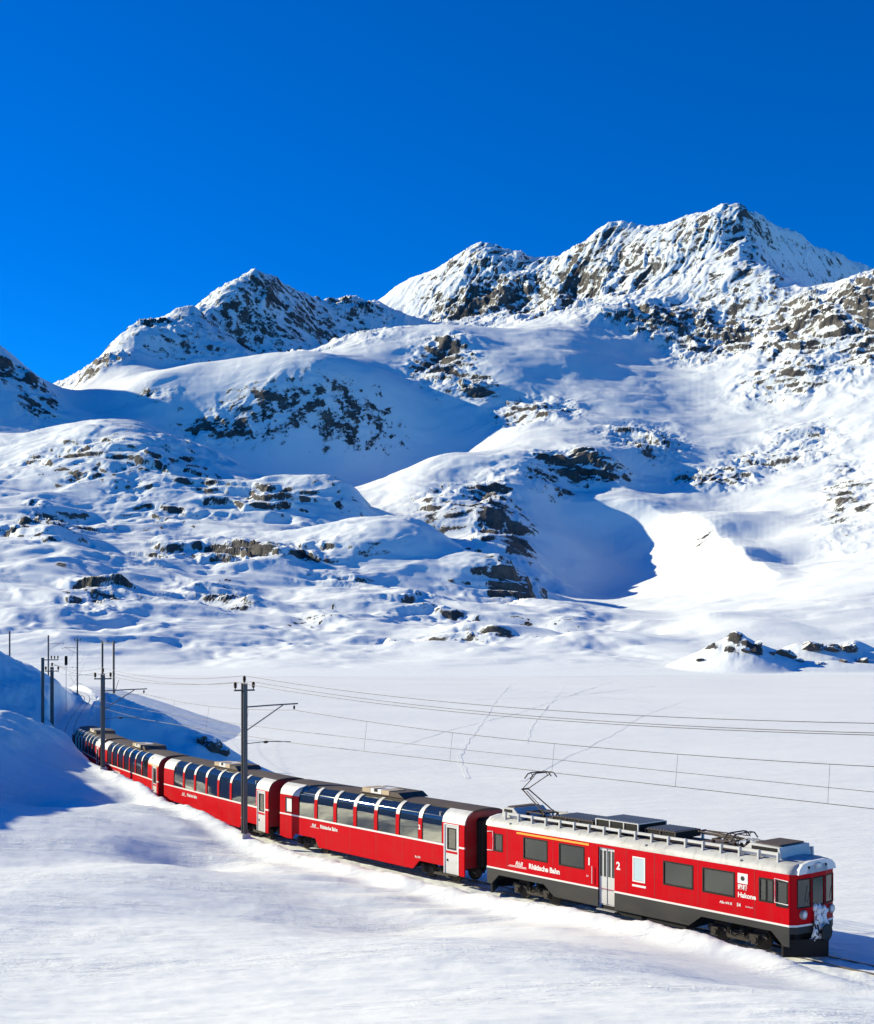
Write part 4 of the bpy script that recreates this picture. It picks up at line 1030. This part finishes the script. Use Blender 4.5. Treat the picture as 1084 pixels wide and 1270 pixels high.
# ------------------------------------------------------------------ masts
def pixel_xy(u, Dd): return ((u - CX) / FPX * Dd, Dd)
INS = MB().lathe([(.02, 0), (.02, .06), (.075, .08), (.05, .13), (.085, .15), (.055, .21), (.085, .23), (.05, .30), (.02, .33)], 10, (0, 0, 0), 'z').mesh('insulator', M['porc'], True)
def hpost(m, w, z0, z1, t=.03):
    """H-section post"""
    m.prism([(-w, -w), (w, -w), (w, -w + t), (t / 2, -w + t), (t / 2, w - t), (w, w - t), (w, w), (-w, w), (-w, w - t), (-t / 2, w - t), (-t / 2, -w + t), (-w, -w + t)], 'z', z0, z1)
MASTS = {}
def mast(key, label, x, y, ztop, top3=True, arm=None, rz=None, group='line masts along the railway', w=.13):
    """arm: (reach towards the track, height of the bracket tube or None)"""
    z0 = ground_z(x, y) - .5
    r_ = empty('line_mast', (x, y, 0), rz if rz is not None else 0)
    tag(r_, label, 'mast', group)
    m = MB(); hpost(m, w, z0, ztop); p = m.build('post', M['steel'], r_)
    MB().box(-w - .12, w + .12, -w - .12, w + .12, z0, z0 + .62).build('foundation', M['lgrey'], r_)
    if top3:
        MB().box(-.62, .62, -.045, .045, ztop - .42, ztop - .33).build('crossarm', M['steel'], r_)
        for k, (dx_, dz_) in enumerate(((-.55, -.33), (0, .0), (.55, -.33))):
            q_ = link('insulator', INS, r_); q_.location = (dx_, 0, ztop + dz_); q_.scale = (1.25, 1.25, 1.25)
    if arm:
        reach, zt_ = arm
        MB().tube([(w * .8, 0, zt_), (reach * .55, 0, zt_ + .06), (reach + .35, 0, zt_ + .10)], .038, 6).build('bracket_tube', M['steel'], r_)
        MB().tube([(w * .8, 0, zt_ - 1.30), (reach * .80, 0, zt_ + .04)], .032, 6).build('strut', M['steel'], r_)
        MB().tube([(w * .8, 0, 5.60), (reach * .45, 0, 5.66), (reach - .1, 0, 5.58)], .022, 6).build('steady_arm', M['steel'], r_)
        q_ = link('insulator', INS, r_); q_.location = (reach * .38, 0, 5.64); q_.rotation_euler = (0, R(90), 0)
        q_ = link('insulator', INS, r_); q_.location = (reach + .12, 0, zt_ + .04); q_.rotation_euler = (R(180), 0, 0); q_.scale = (.8, .8, .8)
    MASTS[key] = (x, y, ztop, r_)
    return r_
def rz_track(y):
    dx, dy = [float(q) for q in track_dir(y)]
    return math.atan2(-dx, dy)                       # local +x points across the line, to the right looking away
def beside(Yc, t):
    dx, dy = [float(q) for q in track_dir(Yc)]; x = float(track_x(Yc)); return x + t * dy, Yc - t * dx
def find_y(u, t):
    ys = np.arange(40, 330, .05); dx, dy = track_dir(ys); X_ = track_x(ys) + t * dy; Y_ = ys - t * dx
    return float(ys[np.argmin(np.abs(542 + 1600 * X_ / Y_ - u))])
yA = find_y(303, -3.0); xA = beside(yA, -3.0)
mast('A', 'tall grey mast with bracket arm in front of the second coach, nearest of the masts', *xA, 8.9, arm=(3.0, 7.6), rz=rz_track(yA))
yB = find_y(127.5, -2.85); xB = beside(yB, -2.85)
mast('B', 'dark mast with bracket arm in front of the rearmost coaches', *xB, 8.85, arm=(2.85, 7.6), rz=rz_track(yB))
xN = beside(35.0, -3.0)
x_, y_ = pixel_xy(53, 116); mast('G', 'dark mast with a crossarm at its head, left of the pair on the shaded mound', x_, y_, 9.65, top3=False, rz=rz_track(116))
g_ = MASTS['G'][3]
MB().box(-.05, 1.35, -.04, .04, 9.42, 9.50).build('crossarm', M['steel'], g_)
for k in range(3):
    q_ = link('insulator', INS, g_); q_.location = (.75 + .28 * k, 0, 9.50)
x_, y_ = pixel_xy(64.5, 119); mast('H', 'shorter dark mast, right of the pair on the shaded mound', x_, y_, 8.75, top3=True, rz=rz_track(119), w=.15)
x_, y_ = pixel_xy(96, 262); mast('D', 'thin mast standing where the line bends away, beyond the cutting', x_, y_, 11.4, arm=(-3.0, 9.6), rz=rz_track(262), w=.15)
x_, y_ = pixel_xy(60, 276); mast('E', 'thin distant mast rising behind the shaded hill', x_, y_, 12.2, top3=False, arm=(3.0, 10.4), rz=rz_track(276), w=.15)
x_, y_ = pixel_xy(12, 250); mast('F', 'leftmost distant mast on the crest of the shaded hill', x_, y_, 12.9, top3=False, rz=0.3, w=.15)
# twin-post portal on the right-hand snow bank
xa, ya = pixel_xy(127, 176); xb, yb = pixel_xy(141, 172)
pr = empty('portal_mast', (xa, ya, 0), math.atan2(yb - ya, xb - xa)); tag(pr, 'two slim posts joined by a beam on the far snow bank', 'mast')
sp = math.hypot(xb - xa, yb - ya)
for k in (0, sp):
    z0 = ground_z(xa + (xb - xa) * k / sp, ya + (yb - ya) * k / sp) - .5
    m = MB(); hpost(m, .11, z0, 11.0); p = m.build('post', M['steel'], pr); p.location = (k, 0, 0)
MB().box(-.4, sp + .3, -.05, .05, 10.75, 10.87).build('beam', M['steel'], pr)
for k in (-.3, sp * .5, sp + .2):
    q_ = link('insulator', INS, pr); q_.location = (k, 0, 10.87)
MB().tube([(sp + .1, 0, 3.9), (sp + 2.3, -.1, 5.9)], .035, 5).build('stay', M['steel'], pr)
# signal
x_, y_ = pixel_xy(82, 200); z0 = ground_z(x_, y_)
sg = empty('signal_post', (x_, y_, z0), rz_track(200)); tag(sg, 'slim post with a black signal head beside the cutting', 'signal')
MB().tube([(0, 0, -.4), (0, 0, 7.4 - z0)], .045, 8).build('post', M['lgrey'], sg)
hd = MB().prism([(-.22, 7.3 - z0), (.22, 7.3 - z0), (.22, 8.6 - z0), (.12, 8.75 - z0), (-.12, 8.75 - z0), (-.22, 8.6 - z0)], 'y', -.12, .05).build('signal_head', M['black'], sg)
for k in range(3):
    MB().lathe([(.11, -.16), (.11, 0), (.09, 0), (.09, -.16)], 10, (0, -.12, 7.6 - z0 + .38 * k), 'y').build('lamp_hood', M['black'], hd)

# ------------------------------------------------------------------ overhead wires
def wire(label, pts, r, name='overhead_wire', sag=0.0, group='overhead wires', n=24):
    P = [Vector(p) for p in pts]; out = []
    for i in range(len(P) - 1):
        for k in range(n + (i == len(P) - 2)):
            t = k / n; q = P[i].lerp(P[i + 1], t); q.z -= 4 * sag * (P[i + 1] - P[i]).length / 46.0 * t * (1 - t); out.append(q)
    o = MB().tube(out, r, 5).build(name, M['wire'], fix=False)
    return tag(o, label, 'wire', group)
def acr(key, off):
    x, y, z, r_ = MASTS[key]; a_ = r_.rotation_euler.z; return (x + math.cos(a_) * off, y + math.sin(a_) * off)
zN = rz_track(35.0)
def nxt(off): return (xN[0] + math.cos(zN) * off, xN[1] + math.sin(zN) * off)
for off, dz, lab in ((-.55, .08, 'upper wire on the camera side of the mast heads'), (0, .42, 'topmost wire carried on the middle insulators of the masts'), (.55, .08, 'upper wire on the track side of the mast heads')):
    pts = [(*nxt(off), 8.7 + dz), (*acr('A', off), 8.9 + dz), (*acr('B', off), 8.85 + dz), (*acr('H', off), 8.75 + dz)]
    if off == 0: pts += [(MASTS['D'][0], MASTS['D'][1], 11.8)]
    wire(lab, pts, .013, sag=.75)
def over(Yc, t, z): return (*beside(Yc, t), z)
mess = [(*nxt(2.9), 7.45), (*acr('A', 3.1), 7.35), (*acr('B', 2.97), 7.35), over(124, .1, 7.1), over(160, 0, 7.1), over(200, 0, 7.6), over(262, 0, 9.2)]
cont = [(*nxt(2.8), 5.52), (*acr('A', 2.9), 5.52), (*acr('B', 2.75), 5.52), over(124, .1, 5.34), over(160, 0, 5.34), over(200, 0, 5.5), over(262, 0, 6.5)]
mw = wire('upper catenary wire hung from the bracket arms above the train', mess, .014, name='messenger_wire', sag=.62)
cw = wire('contact wire running just above the pantograph', cont, .014, name='contact_wire', sag=0.02)
wire('wire between the catenary and the contact wire above the train', [(*nxt(2.2), 6.2), (*acr('A', 2.2), 6.3), (*acr('B', 2.2), 6.3), over(124, -.5, 6.1)], .011, name='auxiliary_wire', sag=.08)
dr = 0
for i in range(3):
    a_, b_, c_, d_ = Vector(mess[i]), Vector(mess[i + 1]), Vector(cont[i]), Vector(cont[i + 1]); L_ = (b_ - a_).length
    for k in range(1, 7 if i == 0 else 4):
        t = k / (7 if i == 0 else 4)
        p = a_.lerp(b_, t); p.z -= 4 * .62 * L_ / 46 * t * (1 - t); q = c_.lerp(d_, t); q.z -= 4 * .02 * L_ / 46 * t * (1 - t)
        MB().tube([p, q], .007, 4).build('dropper', M['wire'], mw, fix=False)

# ------------------------------------------------------------------ boulders at the end of the snow bank and by the shore
def boulder(x, y, r_, label, seed, cat='rock', grp='dark rocks at the end of the snow bank', zs=.7):
    bm = bmesh.new(); bmesh.ops.create_icosphere(bm, subdivisions=3, radius=1)
    rr = np.random.RandomState(seed); cut = [(Vector(rr.randn(3)).normalized(), rr.uniform(.5, .85)) for _ in range(14)]
    for v in bm.verts:
        for nn, d_ in cut:
            k = v.co.dot(nn) - d_
            if k > 0: v.co -= nn * k
        v.co = Vector((v.co.x * r_, v.co.y * r_ * .8, v.co.z * r_ * zs)) + Vector(rr.randn(3)) * .03 * r_
    me = bpy.data.meshes.new('boulder'); bm.to_mesh(me); bm.free(); me.materials.append(M['rock'])
    o = link('boulder', me); o.location = (x, y, ground_z(x, y) + r_ * .12); o.rotation_euler = (0, 0, seed)
    return tag(o, label, cat, grp)
m, n, l, b = new_mat('dark_gneiss'); tc = n.new('ShaderNodeTexCoord'); geo = n.new('ShaderNodeNewGeometry')
f = noise_node(n, l, tc.outputs['Object'], 2.5, 7, .65)
sp_ = n.new('ShaderNodeSeparateXYZ'); l.new(geo.outputs['Normal'], sp_.inputs[0])
topn = mathn(n, l, 'ADD', sp_.outputs[2], mathn(n, l, 'MULTIPLY', mathn(n, l, 'SUBTRACT', f, .5), .9))
l.new(mixc(n, l, maprange(n, l, topn, .62, .72, 0, 1), mixc(n, l, f, (.03, .027, .026), (.13, .105, .085)), SNOW), b.inputs['Base Color']); b.inputs['Roughness'].default_value = .85
M['rock'] = m
for k, (u_, D_, r_, lab) in enumerate(((250, 124.5, 1.0, 'dark rock poking from the snow bank, left of three'), (262, 124.2, 1.4, 'dark rock poking from the snow bank, middle of three'), (277, 124.4, .9, 'dark rock poking from the snow bank, right of three'))):
    boulder(*pixel_xy(u_, D_), r_, lab, 5 + k)

# ------------------------------------------------------------------ ski tracks pressed into the snow of the lake
def trail(label, uv, width):
    pts = []
    for u_, v_ in uv:
        Dd = (CAMH - LAKE_Z) * FPX / (v_ - HOR); pts.append(((u_ - CX) / FPX * Dd, Dd))
    P = []
    for i in range(len(pts) - 1):
        for k in range(10):
            t = k / 10; P.append((pts[i][0] + (pts[i + 1][0] - pts[i][0]) * t, pts[i][1] + (pts[i + 1][1] - pts[i][1]) * t))
    P = np.array(P); P[:, 0] += .5 * fbm(P[:, 1] / 9, P[:, 0] / 30, 3, 5) * (width / .5)
    m = MB(); prof = [(-1.9, -.02), (-1.0, .07), (-.45, .02), (0, .0), (.45, .02), (1.0, .07), (1.9, -.02)]; width *= .42
    zl = LAKE_Z + .10 * fbm(P[:, 0] / 40, P[:, 1] / 25, 4, 15)
    for i in range(len(P)):
        d = P[min(i + 1, len(P) - 1)] - P[max(i - 1, 0)]; d = d / np.hypot(*d); nn = np.array((d[1], -d[0]))
        for a_, z_ in prof: m.v.append((P[i][0] + nn[0] * a_ * width, P[i][1] + nn[1] * a_ * width, zl[i] + .03 + z_ * width * .8))
    k = len(prof)
    for i in range(len(P) - 1):
        for j in range(k - 1): m.f.append((i * k + j, i * k + j + 1, (i + 1) * k + j + 1, (i + 1) * k + j))
    o = m.build('ski_track', M['lake'], smooth_=True, fix=False); return tag(o, kind='structure')
trail('', [(842, 872), (790, 890), (770, 905), (745, 918), (690, 945), (640, 972)], .55)
trail('', [(632, 850), (612, 872), (595, 900), (575, 925), (570, 945), (580, 968)], .5)
trail('', [(760, 845), (690, 868), (640, 885), (560, 905), (480, 930)], .45)
trail('', [(700, 852), (675, 880), (660, 900), (652, 925)], .4)
trail('', [(450, 850), (520, 862), (590, 868), (700, 864), (820, 850)], .5)
trail('', [(520, 845), (600, 856), (680, 858), (780, 868), (900, 885), (1080, 905)], .5)

# ------------------------------------------------------------------ rocks lying round the moraine cone by the far shore
SHORE = [(868, 742, 5.0, 'small dark rock at the left foot of the moraine cone'), (926, 738, 6.5, 'rock sticking from the lower right flank of the moraine cone'), (940, 748, 8, 'rock at the right foot of the moraine cone'), (958, 742, 5, 'small rock just right of the moraine cone'),
         (972, 752, 13, 'broad tan boulder right of the moraine cone'), (992, 748, 6, 'low rock beside the broad tan boulder'), (1008, 775, 15, 'long dark rock ledge above the far shore'), (1032, 772, 11, 'dark rock in the middle of the far shore ledges'), (1052, 778, 14, 'dark snow capped rock near the right edge of the far shore'),
         (1070, 765, 9, 'dark rock at the right edge of the far shore'), (1046, 744, 6, 'small rock below the right shore ledges'), (1018, 740, 5, 'small rock near the lake ice at right')]
for k, (u_, D_, r_, lab) in enumerate(SHORE):
    x, y = pixel_xy(u_, D_); o = boulder(x, y, r_ * .62, lab, 40 + k, grp='rocks round the moraine cone', zs=.5); o.location.z = mountain_z(x, y) + r_ * .05
